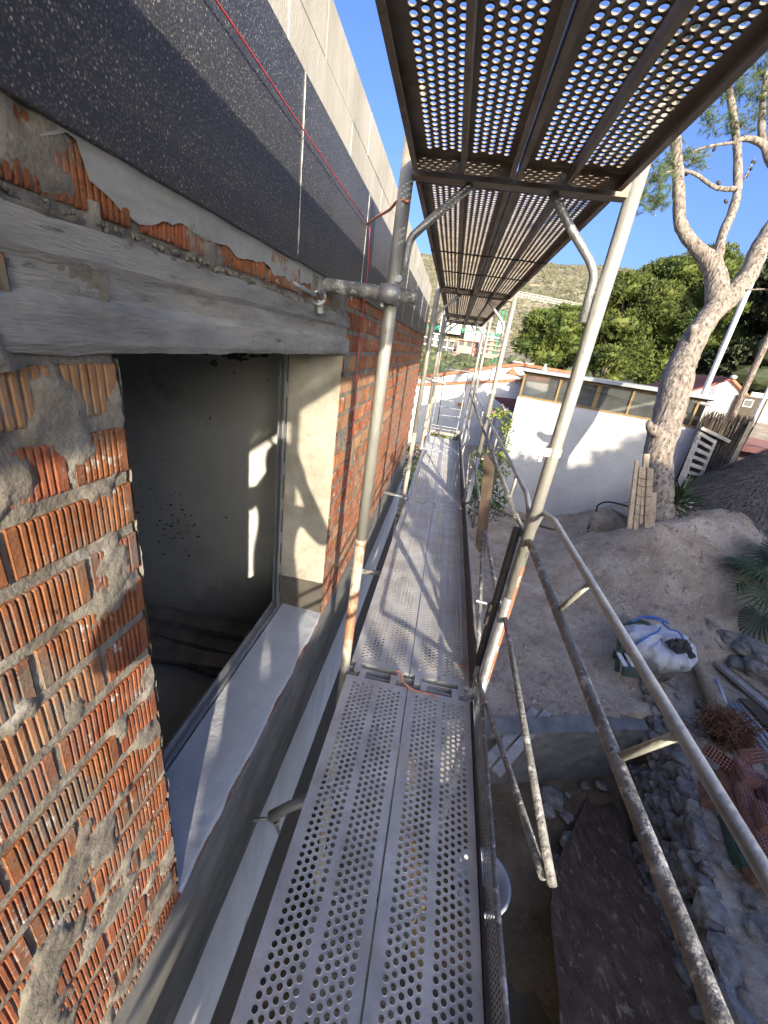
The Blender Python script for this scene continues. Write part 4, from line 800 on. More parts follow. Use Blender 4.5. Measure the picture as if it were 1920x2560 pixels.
NC = [(2.97, 9.57, 4.94, .40), (2.74, 9.42, 4.64, .38), (3.19, 9.75, 5.31, .35), (3.11, 9.45, 4.62, .28), (3.58, 9.87, 5.40, .28), (3.80, 10.15, 6.10, .32), (4.53, 10.40, 6.55, .40), (4.28, 10.16, 6.05, .28), (4.49, 10.65, 7.0, .45), (4.10, 10.41, 6.60, .38), (4.95, 10.3, 6.3, .4), (3.0, 10.2, 6.3, .4), (2.4, 9.7, 5.2, .45), (5.3, 10.6, 7.2, .7), (4.2, 10.8, 7.8, .8), (3.1, 10.9, 7.6, .8), (2.2, 10.3, 6.8, .7)]
b = MB(); tw = MB()
for x, y, z, r in NC:
    for _ in range(int(60 * r / .38)):
        d = Vector((random.gauss(0, 1), random.gauss(0, 1), random.gauss(0, .8))).normalized(); p = Vector((x, y, z)) + d * r * random.random() ** .6
        ax = (d * .7 + Vector((random.gauss(0, .5), random.gauss(0, .5), .35 + random.gauss(0, .4)))).normalized()
        tw.tube([p - ax * .14, p], .004, 3, False)
        for _ in range(26):
            s = p - ax * random.random() * .12; e = (ax * .8 + Vector((random.gauss(0, .6), random.gauss(0, .6), random.gauss(0, .6)))).normalized(); w = e.orthogonal().normalized() * .0045
            b.add([s - w, s + w, s + e * random.uniform(.07, .13)], [(0, 1, 2)])
b.build('crown', 'needle', pine); tw.build('twigs', 'bark', pine)
cone = MB().lathe([(0, -.05), (.020, -.035), (.030, -.005), (.022, .03), (0, .05)], 8).mesh('cone', 'dark')
for x, y, z in ((3.50, 9.72, 5.12), (3.30, 9.66, 5.08), (3.62, 9.85, 5.5), (3.9, 9.95, 5.6), (3.2, 9.72, 5.2), (4.60, 9.92, 5.35), (4.63, 9.97, 5.47), (4.56, 9.88, 5.24), (4.05, 9.66, 5.02), (4.3, 9.70, 4.78)):
    o = link('cone', cone, pine); o.location = (x - 4.2, y - 7.4, z + .8); o.rotation_euler = (random.random() * 3, random.random() * 3, 0)
# planks leaning on the trunk, wrapped with wire
PK = [([(3.33, 7.24, .35), (3.39, 7.25, .35), (3.50, 6.83, -.72), (3.42, 6.82, -.74)], 'leftmost narrow weathered plank leaning on the pine trunk'), ([(3.41, 7.20, .26), (3.48, 7.22, .27), (3.59, 6.84, -.72), (3.51, 6.82, -.73)], 'second plank from left leaning on the pine trunk'), ([(3.45, 7.31, .47), (3.54, 7.32, .48), (3.68, 6.92, -.62), (3.61, 6.90, -.63)], 'tallest pale plank standing up behind the others on the trunk'), ([(3.54, 7.21, .27), (3.65, 7.22, .26), (3.79, 6.87, -.66), (3.69, 6.86, -.67)], 'broad pale grey plank in front, fourth from left on the trunk'), ([(3.71, 7.09, -.11), (3.79, 7.11, -.10), (3.87, 6.91, -.64), (3.80, 6.90, -.65)], 'short orange brown plank at the right of the leaning planks')]
for q, lab in PK: tag(MB().quadslab([q[3], q[2], q[1], q[0]], -.035).build('leaning_plank', 'wood', bevel=.003), lab, 'plank', 'planks leaning on the pine trunk')
b = MB()
for z in (-.45, -.30, -.16, .0, .12): f = (z + .7) / 1.05; b.tube(catmull([(3.39 - .06 * f, 6.86 + .40 * f, z + .04), (3.55 - .1 * f, 6.78 + .40 * f, z - .02), (3.72 - .1 * f, 6.80 + .40 * f, z), (3.88 - .12 * f, 6.95 + .40 * f, z + .06)], 4), .005, 5)
tag(b.build('wire', 'dark'), 'dark wire wound round the planks against the pine trunk', 'wire')
# yucca at the foot of the pine
def leafmesh(L, w, fold, droop):
    b = MB(); n = 6; rows = []
    for i in range(n + 1):
        t_ = i / n; ww = w * (math.sin(math.pi * min(1, .25 + t_ * .75)) if t_ < 1 else .02); z = -droop * t_ * t_
        rows.append([(L * t_, -ww, z), (L * t_, 0, z - fold * ww), (L * t_, ww, z)])
    return b.grid(rows)
t = thing('yucca', (4.45, 7.55, -.45), 'spiky green yucca beside the leaning planks at the pine foot', 'plant')
lm_ = [leafmesh(.62, .022, .5, .10).mesh('leaf', 'palm'), leafmesh(.50, .020, .5, .2).mesh('leaf', 'palm')]
for k in range(46):
    o = link('leaf', lm_[k % 2], t); o.rotation_euler = (random.uniform(-.4, .4), -random.uniform(-.35, 1.35), random.random() * 6.28); o.location = (0, 0, random.uniform(0, .22))
MB().tube([(4.45, 7.55, -.7), (4.45, 7.55, -.25)], .06, 8).build('stem', 'barkdark', t)
# fan palm at the right edge
t = thing('fan_palm', (5.55, 5.85, -1.2), 'dark green fan palm at the right edge above the rubble', 'palm')
def fan():
    b = MB(); n = 22
    for i in range(n):
        a = R(-115 + 230 * i / (n - 1)); d = Vector((math.cos(a), math.sin(a), 0)); s = Vector((-d.y, d.x, 0)) * .014; L = .52 * (1 - .25 * abs(a) / 2)
        b.add([(.0, 0, 0), d * L * .55 + s, d * L - Vector((0, 0, .10)), d * L * .55 - s], [(0, 1, 2, 3)])
    b.tube([(-.75, 0, -.1), (-.3, 0, .02), (0, 0, 0)], .007, 5); return b.mesh('frond', 'palm')
fm = fan()
for k in range(46):
    o = link('frond', fm, t); a = random.random() * 6.28; el = random.uniform(-.25, 1.3); d = Vector((math.cos(a) * math.cos(el), math.sin(a) * math.cos(el), math.sin(el))); o.location = d * .72 + Vector((0, 0, .1)); o.rotation_euler = (random.uniform(-.5, .5), -el + random.uniform(.1, .7), a)
MB().tube([(5.55, 5.85, -1.7), (5.55, 5.85, -1.05)], .14, 10).build('trunk', 'barkdark', t)
# leafy shrubs and climber at the end of the walkway
def leaves(b, c, r, n, s):
    c = Vector(c)
    for _ in range(n):
        d = Vector((random.gauss(0, 1), random.gauss(0, 1), random.gauss(0, 1))).normalized() * random.random() ** .4; p = c + Vector((d.x * r[0], d.y * r[1], d.z * r[2]))
        e = Vector((random.gauss(0, 1), random.gauss(0, 1), random.gauss(0, .7))).normalized(); w = e.orthogonal().normalized(); w = Matrix.Rotation(random.random() * 6.3, 3, e) @ w; L = s * random.uniform(.6, 1.3)
        b.add([p, p + e * L * .5 + w * L * .32, p + e * L, p + e * L * .5 - w * L * .32], [(0, 1, 2, 3)])
def shrub(cs, m, n, s, nm, lab, cat, flowers=0):
    t = thing(nm, (cs[0][0], cs[0][1], -2.1), lab, cat); b = MB(); f = MB(); st_ = MB()
    for c in cs:
        leaves(b, c[:3], c[3:], int(n * (c[3] * c[4] * c[5]) ** .6 / .25), s); st_.tube([(cs[0][0], cs[0][1], -2.15), (c[0], c[1], c[2])], .012, 5)
        if flowers: leaves(f, (c[0], c[1] - c[4] * .2, c[2]), (c[3] * 1.05, c[4] * 1.1, c[5] * 1.05), flowers, s * .95)
    b.build('foliage', m, t); st_.build('stems', 'barkdark', t)
    if flowers: f.build('blossoms', 'petal', t)
    return t
shrub([(1.33, 9.75, .52, .22, .2, .14), (1.48, 9.7, .25, .18, .18, .28), (1.55, 9.5, -.25, .17, .15, .35), (1.12, 9.6, .45, .16, .15, .10), (1.58, 9.4, -.75, .2, .2, .4)], 'leaf', 520, .075, 'climbing_vine', 'yellow green climber hanging on the left corner of the shed', 'climber', 6)
shrub([(1.20, 8.95, -1.0, .34, .3, .55), (1.5, 8.8, -1.4, .36, .3, .45), (.95, 8.8, -1.4, .3, .3, .5), (1.0, 9.1, -.55, .22, .2, .3)], 'leafd', 520, .085, 'flowering_shrub', 'green shrub with pink blossoms between the guardrail and the shed wall', 'shrub', 34)
shrub([(-.05, 9.35, -.75, .40, .3, .38), (.35, 9.4, -.7, .3, .3, .40), (.1, 9.6, -.25, .35, .2, .14), (-.2, 9.5, -1.4, .4, .3, .6)], 'leaf', 520, .075, 'shrub', 'bright green shrub behind the far end of the walkway', 'shrub', 12)
shrub([(-.42, 8.4, -1.2, .16, .5, .5), (-.5, 9.0, -.75, .25, .4, .4), (-.4, 7.6, -1.6, .14, .5, .4)], 'leafd', 520, .07, 'shrub', 'dark green bush between the wall end and the far deck', 'shrub', 4)

# ------------------------------------------------------------------ garden terrace: kerb, dry stone wall, thatch, screens
k = thing('concrete_kerb', (1.2, 3.5, -3), 'low cast concrete kerb wall at the far edge of the muddy pit', 'kerb')
P = []
for i in range(40):
    x = -.5 + 3.5 * i / 39; y = yk(x); e = .02 * fbm(x * .6, 1, 4, 3)
    P.append([(x, y - .10 + .01 * fbm(x * 2, z, 1, 3, 3), z) for z in np.linspace(-3.05, -2.05 + e, 9)] + [(x, y + .10, -2.04 + e), (x, y + .16, -2.4)])
MB().grid(P).build('wall', 'band', k, smooth=False)
stones = []
for j in range(8):
    q = random.random() * 99; s = (random.uniform(.8, 1.3), random.uniform(.9, 1.25), random.uniform(.7, 1.05)); b = MB()
    bmm = bmesh.new(); bmesh.ops.create_icosphere(bmm, subdivisions=3, radius=1); V = []
    for v in bmm.verts:
        c_ = v.co; m_ = (abs(c_.x) ** 5 + abs(c_.y) ** 5 + abs(c_.z) ** 5) ** .2; d = c_ / m_ * .9; cl = fbm(c_.x + q, c_.y, c_.z, 2, .9); d = d * (1 + .30 * cl + .10 * fbm(c_.x, c_.y + q, c_.z, 3, 3.2) + .05 * fbm(c_.x, c_.y, c_.z + q, 3, 8)); V.append((d.x * s[0], d.y * s[1], d.z * s[2]))
    b.add(V, [tuple(v.index for v in f.verts) for f in bmm.faces]); bmm.free(); stones.append(b.mesh('stone', 'stone', False))
sw = thing('dry_stone_wall', (2.6, 2, -3), 'rough grey dry stone retaining wall on the right side of the pit', 'stone wall')
P = []
for i in range(60):
    y = -6 + 11.6 * i / 59; xt = xl(y); xb = xt - .30; zb = -3.05 if y < 3.9 else -2.3; P.append([(xb + .04 * fbm(y, 1, 1, 3, 4), y, zb), ((xb + xt) / 2 + .06 + .05 * fbm(y, 2, 1, 3, 4), y, (zb - 1.93) / 2), (xt - .02, y, -1.95), (xt + .3, y, -1.96)])
MB().grid(P).build('wall_core', 'dirt', sw)
ns = 0
rows = 9
for r in range(rows - 1, -1, -1):
    y = .7 + random.random() * .1
    while y < 5.3:
        zb = -3.0 if y < 3.7 else -2.3
        f = (r + .5) / rows; z = zb + (-1.93 - zb) * f + random.uniform(-.03, .03); s = random.uniform(.05, .095)
        if ns < 296 and not (y > 3.7 and r % 2):
            o = link('stone', random.choice(stones), sw); x = xl(y) - .30 * (1 - f) - .03
            o.location = (x - 2.6 + random.uniform(-.03, .02), y - 2, z + 3); o.rotation_euler = (random.choice((0, 1.57, 3.14)) + random.uniform(-.3, .3), random.uniform(-.3, .3) + .25, random.choice((0, 1.57, 3.14)) + random.uniform(-.3, .3)); o.scale = (s * .95, s * 1.1, s * .8); ns += 1
        y += s * random.uniform(1.15, 1.6)
# loose rocks
def rock(x, y, z, s, lab, grp=None):
    o = link('rock', random.choice(stones)); o.location = (x, y, z); o.scale = (s, s * random.uniform(.7, 1.1), s * .7); o.rotation_euler = (random.random() * .4, random.random() * .4, random.random() * 6); return tag(o, lab, 'rock', grp)
for i, (x, y, s) in enumerate(((2.0, 3.28, .095), (1.93, 3.12, .055), (2.12, 3.10, .06), (2.42, 3.5, .05), (2.1, 2.84, .075), (1.9, 2.62, .085), (1.99, 2.45, .05), (2.3, 2.95, .04), (1.3, 2.5, .05), (2.2, 3.35, .035), (2.62, 3.55, .045), (2.1, 2.3, .045))):
    rock(x, y, -2.95 + .10 * max(0, (y - 1.9 + .5 * (x - 1.6)) / 1.6) + s * .45, s * 1.1, 'pale limestone rock lying in the muddy pit below the guardrail', 'rocks in the pit')
for i in range(34): rock(random.uniform(4.4, 5.6), random.uniform(4.9, 5.9), -1.62 + random.uniform(-.12, .1), random.uniform(.07, .2), 'dark rubble rock under the fan palm by the boards', 'rubble under the fan palm')
for i in range(22):
    y = random.uniform(1.6, 5); rock(xl(y) + random.uniform(.05, .5), y, -1.90, random.uniform(.03, .075), 'small loose stone on the ledge along the stone wall top', 'stones on the ledge')
# pebbles and clods scattered on the dry dirt (uncountable)
b = MB()
for _ in range(14000):
    x, y = random.uniform(.5, 6.2), random.uniform(3.6, 9.2)
    if x > xl(y) - .3 and y < 5 and random.random() < .4: continue
    if y < yk(x) + .1 and x < xl(y) - .3: continue
    s = random.uniform(.005, .018) * (1 + (random.random() < .05) * 1.6); h = gh(x, y); a = random.random() * 6.3
    b.add([(x + s * math.cos(a + q * 2.09) * random.uniform(.7, 1.2), y + s * math.sin(a + q * 2.09), h - .004) for q in range(3)] + [(x, y, h + s * random.uniform(.5, 1.1))], [(0, 1, 3), (1, 2, 3), (2, 0, 3)])
o = b.build('pebbles', mat('pebble', [(.26, .21, .165), (.38, .33, .27), (.46, .42, .36)], 30, 3, .95, 0, 0)); o['kind'] = 'stuff'
b = MB()
for _ in range(90):
    x, y = random.uniform(.7, 5.5), random.uniform(3.9, 8.6)
    if x > xl(y) - .3 and y < 5: continue
    a = random.random() * 6.3; l = random.uniform(.03, .16); h = gh(x, y) + .012; b.bar((x, y, h), (x + l * math.cos(a), y + l * math.sin(a), gh(x + l * math.cos(a), y + l * math.sin(a)) + .014), random.uniform(.006, .022), .008)
o = b.build('wood_scraps', 'wood'); o['kind'] = 'stuff'
# thatched parasol
t = thing('thatched_parasol', (6.25, 8.15, -.6), 'grey heather thatched parasol roof cut off by the right edge', 'parasol')
ap, er, zt, ze = (6.25, 8.15), 1.42, 1.02, -.42
MB().lathe([(.02, zt - .02), (.45, zt - .52), (.95, zt - 1.02), (er, ze + .06), (er - .1, ze - .02), (.1, zt - .4)], 30, (ap[0], ap[1], 0)).build('thatch_base', 'straw', t)
MB().tube([(ap[0], ap[1], -.6), (ap[0], ap[1], .7)], .07, 10).build('post', 'barkdark', t)
b = MB()
for _ in range(9000):
    a = R(random.uniform(120, 340)); f = random.random() ** .6; rr = .04 + (er - .02) * f; z = zt - (zt - ze) * f; d = Vector((math.cos(a), math.sin(a), -(zt - ze) / er)).normalized(); s = Vector((-math.sin(a), math.cos(a), 0)) * random.uniform(.005, .014)
    p = Vector((ap[0] + rr * math.cos(a), ap[1] + rr * math.sin(a), z + random.uniform(.005, .04))); q = p + (d + Vector((random.gauss(0, .26), random.gauss(0, .26), random.gauss(.10, .18)))).normalized() * random.uniform(.10, .24)
    b.add([p - s, p + s, q + s * .3, q - s * .3], [(0, 1, 2, 3)])
o = b.build('thatch', 'straw', t); o['kind'] = 'stuff'
# heather screen with a pallet and beams leaning on it
t = thing('heather_screen', (5.7, 9.2, -.3), 'dark heather screen panel standing between the shed and the thatched parasol', 'screen'); b = MB()
for _ in range(420):
    x = random.uniform(5.22, 6.12); y = 9.22 + random.uniform(-.05, .05); z1 = 1.12 + random.uniform(-.08, .14); b.tube([(x + random.uniform(-.03, .03), y, -.3), (x, y, .5), (x + random.uniform(-.05, .05), y + random.uniform(-.03, .03), z1)], [.010, .010, .004], 4, False)
o = b.build('heather', 'reed', t); o['kind'] = 'stuff'
tag(MB().bar((5.14, 9.05, .90), (5.78, 9.08, .72), .05, .06).build('beam', 'greywood'), 'pale grey beam laid across the heather screen', 'beam')
tag(MB().bar((5.22, 9.16, .80), (4.93, 8.55, -.65), .09, .07).build('beam', 'greywood'), 'old dark beam leaning against the right end of the shed wall', 'beam')
tag(MB().bar((6.02, 9.1, 1.15), (5.75, 8.7, .0), .07, .05).build('beam', 'wood'), 'brown beam at the right edge of the heather screen', 'beam')
def pallet(name, q, nsl, lab, th=.02, cross=2):
    q = [Vector(p) for p in q]; t = thing(name, q[3], lab, 'pallet')     # q: top left, top right, bottom right, bottom left
    nrm = (q[1] - q[0]).cross(q[3] - q[0]).normalized()
    for k in range(cross): f = k / (cross - 1); MB().bar(q[0].lerp(q[1], f) + nrm * .03, q[3].lerp(q[2], f) + nrm * .03, .05, .05, nrm).build('stringer', 'greywood', t)
    for k in range(nsl):
        f = (k + .4) / nsl; a, e = q[0].lerp(q[3], f), q[1].lerp(q[2], f); MB().bar(a + (a - e) * .04, e + (e - a) * .04, (q[3] - q[0]).length / nsl * random.uniform(.36, .5), th, nrm).build('slat', 'greywood', t)
    return t
pallet('pallet', [(5.20, 9.13, .85), (5.54, 9.10, .71), (5.38, 8.75, -.22), (5.10, 8.74, -.22)], 7, 'grey wooden pallet leaning upright against the heather screen')
pallet('pallet', [(4.56, 7.70, -.24), (4.80, 7.72, -.30), (4.73, 7.60, -.64), (4.55, 7.60, -.58)], 4, 'small wooden pallet piece beside the yucca on the slope', .015, 3)
b = MB()
for i in range(26): x = 5.05 + .7 * random.random(); b.tube([(x, 8.5 + .3 * random.random(), -.45), (x + random.uniform(-.35, .35), 8.5, -.25 + .4 * random.random())], .006, 4)
o = b.build('dry_stalks', 'straw'); o['kind'] = 'stuff'
t = thing('low_wall', (5.5, 10.0, .3), 'short red brick wall stub with white crumbly top beside the shed', 'wall')
MB().box((5.15, 9.95, -.2), (5.85, 10.2, .98)).build('wall', 'pbrick', t); MB().box((5.12, 9.93, .981), (5.87, 10.22, 1.06)).build('cap', 'whiter', t)
# hose, mound with boards by the shed foot
cord([(3.50, 8.46, -1.46), (3.60, 8.60, -1.13), (3.63, 8.69, -.96), (3.83, 8.72, -.86), (4.25, 8.75, -.89)], .018, 'black', 'hose', 'black hose arching over the earth heap by the shed', 'hose')
cord([(1.7, 10.2, -1.98), (2.3, 9.8, -2.0), (2.9, 9.45, -1.97), (3.15, 9.2, -1.9)], .03, 'barkdark', 'root', 'dark pipe lying along the foot of the shed wall', 'pipe')
b = MB(); q = 5.
b.add([(3.95 + v.x * .48 * (1 + .25 * fbm(v.x + q, v.y, v.z, 3, 2)), 8.5 + v.y * .3, -1.35 + v.z * .46 * (1 + .2 * fbm(v.x, v.y + q, v.z, 3, 2))) for v in IV], IF); tag(b.build('earth_heap', 'dirt', smooth=True), 'earth heap under loose boards at the shed foot', 'heap')
for i, q in enumerate(([(3.80, 8.42, -.90), (4.35, 8.20, -1.06), (4.38, 8.30, -1.0), (3.85, 8.54, -.86)], [(3.95, 8.36, -1.0), (4.3, 8.12, -1.22), (4.34, 8.18, -1.2), (4.0, 8.44, -.97)])): tag(MB().quadslab(q, .02).build('board', 'greywood'), ['upper grey board lying on the earth heap by the shed', 'lower grey board sliding off the earth heap by the shed'][i], 'board')

# ------------------------------------------------------------------ things on the ledge
# rubble sack
t = thing('rubble_sack', (3.35, 4.80, -1.9), 'slumped white rubble sack with blue straps and dark debris on the ledge', 'sack'); P = []
for i in range(110):
    a = 2 * math.pi * i / 110; row = []
    for j in range(22):
        f = j / 21; r = .44 * math.sin(min(1, f * 1.35 + .16) * math.pi / 2) * (1 if f < .50 else 1 - .96 * ((f - .50) / .50) ** 1.7); z = .46 * min(1, f * 1.4) ** 1.1 + .05 * math.sin(f * 9 + a * 2) * max(0, f - .5)
        w_ = (.022 * math.sin(a * 13 + f * 4) + .016 * math.sin(a * 29 - f * 6) + .018 * math.sin(a * 7 + 5 * f)) * math.sin(math.pi * f) + .06 * fbm(math.cos(a) * 2, math.sin(a) * 2, f * 3, 4, 1.2) + .02 * fbm(math.cos(a) * 9, math.sin(a) * 9, f * 4, 3)
        row.append((3.37 + (r + w_) * math.cos(a) * 1.02, 4.82 + (r + w_) * math.sin(a) * .86, -1.92 + z + .05 * fbm(a, f, 3, 3, 2)))
    P.append(row)
P.append(P[0]); MB().grid(P).build('fabric', 'bag', t, smooth=True)
b = MB()
for _ in range(9): x, y = 3.50 + random.uniform(-.11, .12), 4.66 + random.uniform(-.08, .09); b.box((-.07, -.02, -.05), (.07, .02, .05), Matrix.Translation((x, y, -1.44 + random.uniform(-.03, .03))) @ Matrix.Rotation(random.random() * 6, 4, 'Z') @ Matrix.Rotation(random.random() * 2, 4, 'X'))
o = b.build('debris', 'dark', t); o['kind'] = 'stuff'
for pts in ([(2.98, 4.62, -1.50), (3.12, 4.7, -1.40), (3.28, 4.82, -1.38), (3.36, 4.92, -1.36)], [(3.05, 5.02, -1.42), (3.2, 5.05, -1.32), (3.36, 5.0, -1.28), (3.5, 5.02, -1.34)], [(3.36, 5.0, -1.28), (3.45, 4.9, -1.34), (3.58, 4.88, -1.36), (3.66, 4.7, -1.48)], [(3.2, 5.05, -1.34), (3.3, 4.93, -1.26), (3.44, 5.0, -1.30)]):
    MB().tube(catmull(pts, 4), .013, 5).build('strap', 'blue', t)
cord([(3.72, 5.35, -1.72), (3.4, 5.38, -1.60), (3.05, 5.15, -1.62), (2.92, 4.8, -1.78), (2.86, 4.55, -1.92)], .028, 'green', 'hose', 'dark green hose bent round the white rubble sack', 'hose')
t = thing('slatted_crate', (3.0, 4.5, -1.95), 'small dark green crate with three pale slats left of the rubble sack', 'crate')
for a, e in (((2.84, 4.42), (3.12, 4.42)), ((2.84, 4.74), (3.12, 4.74))): MB().bar((a[0], a[1], -1.80), (e[0], e[1], -1.76), .05, .12).build('end_board', 'green', t)
for x in (2.88, 2.98, 3.08): MB().bar((x, 4.44, -1.755 + (x - 2.88) * .12), (x, 4.72, -1.755 + (x - 2.88) * .12), .055, .02).build('slat', 'whiter', t)
# log with root ball
t = thing('palm_log', (3.85, 4.4, -1.9), 'fallen palm log with a shaggy brown root ball on the ledge', 'log')
MB().tube(catmull([(4.02, 5.15, -1.80), (3.94, 4.7, -1.80), (3.84, 4.3, -1.79), (3.78, 3.98, -1.77)], 5), [.06 + .003 * k for k in range(16)], 12, True, .06).build('trunk', 'wood', t, smooth=True)
b = MB(); q = 8.; b.add([(3.70 + v.x * .17, 3.76 + v.y * .17, -1.76 + v.z * .14) for v in IV], IF)
for _ in range(420):
    d = Vector((random.gauss(0, 1), random.gauss(-.3, 1), random.gauss(.2, .8))).normalized(); p = Vector((3.70, 3.78, -1.76)) + d * .12; e = p + d * random.uniform(.06, .15) + Vector((random.gauss(0, .04), random.gauss(0, .04), random.gauss(0, .03))); f_ = e + Vector((random.gauss(0, .06), random.gauss(0, .06), -.06 + random.gauss(0, .03)))
    b.tube([p, e, f_], [.006, .005, .003], 4, False)
o = b.build('roots', 'root', t); o['kind'] = 'stuff'
# pipes and boards
for i, (a, e, m, w) in enumerate((((4.10, 4.32, -1.86), (4.05, 3.35, -1.86), 'pipe', .022), ((4.16, 4.33, -1.86), (4.14, 3.4, -1.86), 'pipe', .022), ((4.22, 4.34, -1.86), (4.24, 3.5, -1.86), 'pipe', .022), ((4.19, 4.76, -1.87), (4.02, 4.25, -1.87), 'streetpole', .020), ((4.02, 4.25, -1.87), (3.98, 3.3, -1.87), 'pipe', .017))):
    tag(MB().tube([a, Vector(a).lerp(Vector(e), .5) + Vector((0, 0, .01)), e], w, 10).build('pipe', m, smooth=True), ['left of three parallel grey pipes on the ledge', 'middle of three parallel grey pipes on the ledge', 'right of three parallel grey pipes on the ledge', 'pale short pipe next to the fallen log', 'thin pipe running beside the root ball'][i], 'pipe', 'pipes on the ledge')
for i, (a, e, w, h, m) in enumerate((((4.36, 5.18, -1.84), (4.72, 3.9, -1.84), .14, .05, 'greywood'), ((4.52, 5.0, -1.80), (4.92, 3.8, -1.80), .16, .04, 'wood'), ((4.34, 4.45, -1.85), (4.52, 3.5, -1.86), .18, .03, 'brownwood'), ((4.2, 5.6, -1.86), (4.5, 4.9, -1.86), .05, .04, 'greywood'))):
    tag(MB().bar(a, e, w, h).build('board', m, bevel=.003), ['long grey board at the right below the rubble', 'wide brown board beside the long grey one at the right', 'dark brown board right of the three pipes', 'narrow grey batten behind the white sack'][i], 'board')
# hollow brick stack on a green pallet
def hollow(nu=9, nv=4):
    b = MB(); L, W, H = .24, .115, .085; cu, cv = L / nu, W / nv; t_ = .004; dp = .05
    for i in range(nu):
        for j in range(nv):
            x0, y0 = -L / 2 + i * cu, -W / 2 + j * cv; o_ = [(x0, y0, H / 2), (x0 + cu, y0, H / 2), (x0 + cu, y0 + cv, H / 2), (x0, y0 + cv, H / 2)]; n_ = [(x0 + t_, y0 + t_, H / 2), (x0 + cu - t_, y0 + t_, H / 2), (x0 + cu - t_, y0 + cv - t_, H / 2), (x0 + t_, y0 + cv - t_, H / 2)]; d_ = [(p[0], p[1], H / 2 - dp) for p in n_]
            b.add(o_ + n_ + d_, [(0, 1, 5, 4), (1, 2, 6, 5), (2, 3, 7, 6), (3, 0, 4, 7), (4, 5, 9, 8), (5, 6, 10, 9), (6, 7, 11, 10), (7, 4, 8, 11), (8, 9, 10, 11)])
    x, y, z = L / 2, W / 2, H / 2
    b.add([(-x, -y, -z), (x, -y, -z), (x, y, -z), (-x, y, -z), (-x, -y, z), (x, -y, z), (x, y, z), (-x, y, z)], [(0, 3, 2, 1), (0, 1, 5, 4), (1, 2, 6, 5), (2, 3, 7, 6), (3, 0, 4, 7)])
    return b.mesh('hollow_brick', 'pbrick')
hb = hollow(); GP = 'hollow bricks stacked on the green pallet'
def hbrick(x, y, z, rx, ry, rz, lab=None):
    o = link('hollow_brick', hb); o.location = (x, y, z); o.rotation_euler = (rx, ry, rz); return tag(o, lab, 'brick', GP)
t = thing('green_pallet', (3.1, 2.8, -1.9), 'weathered dark green pallet under the heap of hollow bricks', 'pallet')
for a, e in (((3.24, 3.20), (3.02, 2.40)), ((3.50, 3.16), (3.30, 2.36)), ((3.80, 3.1), (3.60, 2.3))): MB().bar((a[0], a[1], -1.865), (e[0], e[1], -1.865), .05, .09).build('stringer', 'green', t)
for k in range(6): f = k / 5; MB().bar((3.22 - .22 * f, 3.18 - .78 * f, -1.808), (3.84 - .22 * f, 3.10 - .78 * f, -1.808), .09, .02).build('slat', 'green', t)
ang = R(-16)
for lay in range(3):
    for i in range(4 - (lay > 1)):
        for j in range(3):
            if lay == 2 and (i + j) % 3 == 1: continue
            x = 3.30 + j * .15 - i * .055 + lay * .03 + random.uniform(-.012, .012); y = 3.06 - i * .215 - j * .04 + random.uniform(-.012, .012)
            hbrick(x, y, -1.755 + lay * .09, R(-30 if random.random() < .25 and lay == 2 else 0) , 0, ang + R(90) + random.uniform(-.12, .12), 'hollow brick of the heap, %s layer, %s row from the far end, %s' % (('bottom', 'middle', 'top')[lay], ('first', 'second', 'third', 'fourth')[i], ('leftmost', 'middle one', 'rightmost')[j]))
hbrick(3.22, 3.20, -1.62, R(55), R(10), R(-30), 'tilted hollow brick leaning at the far end of the brick heap'); hbrick(3.50, 3.22, -1.52, R(40), R(8), R(25), 'tilted hollow brick on top at the far right of the brick heap')
hbrick(3.10, 2.97, -1.85, R(4), 0, R(70), 'single hollow brick lying apart left of the green pallet'); hbrick(3.16, 2.33, -1.85, R(2), 0, R(5), 'hollow brick in front of the near end of the green pallet'); hbrick(3.36, 2.30, -1.84, R(20), 0, R(40), 'hollow brick tipped over right of the pallet end')
# pit: boards, tub, rusty sheet
for i, (q) in enumerate(([(1.12, 2.86, -2.07), (1.20, 2.80, -2.07), (1.87, 3.70, -2.06), (1.80, 3.76, -2.06)], [(1.02, 2.93, -2.07), (1.10, 2.875, -2.07), (1.73, 3.70, -2.06), (1.66, 3.76, -2.06)])): tag(MB().quadslab(q, .03).build('board', 'greywood', bevel=.002), ['right one of two grey boards bridging the pit corner', 'left one of two grey boards bridging the pit corner'][i], 'board', 'boards bridging the pit')
t = thing('plastic_tub', (1.12, 2.2, -3), 'round grey plastic tub in the pit half hidden by the toe board', 'tub')
MB().lathe([(0, .02), (.17, .02), (.235, .36), (.255, .365), (.255, .39), (.225, .39), (.16, .04), (0, .04)], 28, (1.10, 2.2, -3)).build('body', 'plastic', t, smooth=True)
LE = [(2.69, 3.77, -2.90), (2.43, 3.39, -2.86), (2.20, 3.04, -2.82), (1.99, 2.74, -2.77), (1.82, 2.48, -2.72), (1.72, 2.24, -2.66), (1.645, 2.04, -2.58), (1.56, 1.66, -2.44), (1.48, 1.36, -2.30), (1.40, .9, -2.14), (1.3, .3, -2.0)]
RE = [(2.76, 3.78, -2.95), (2.74, 3.45, -2.84), (2.70, 3.1, -2.74), (2.64, 2.8, -2.66), (2.60, 2.5, -2.56), (2.55, 2.26, -2.46), (2.50, 2.0, -2.36), (2.44, 1.66, -2.24), (2.38, 1.36, -2.12), (2.3, .9, -2.0), (2.2, .3, -1.9)]
L_, R_ = catmull(LE, 5), catmull(RE, 5); top = []; bot = []
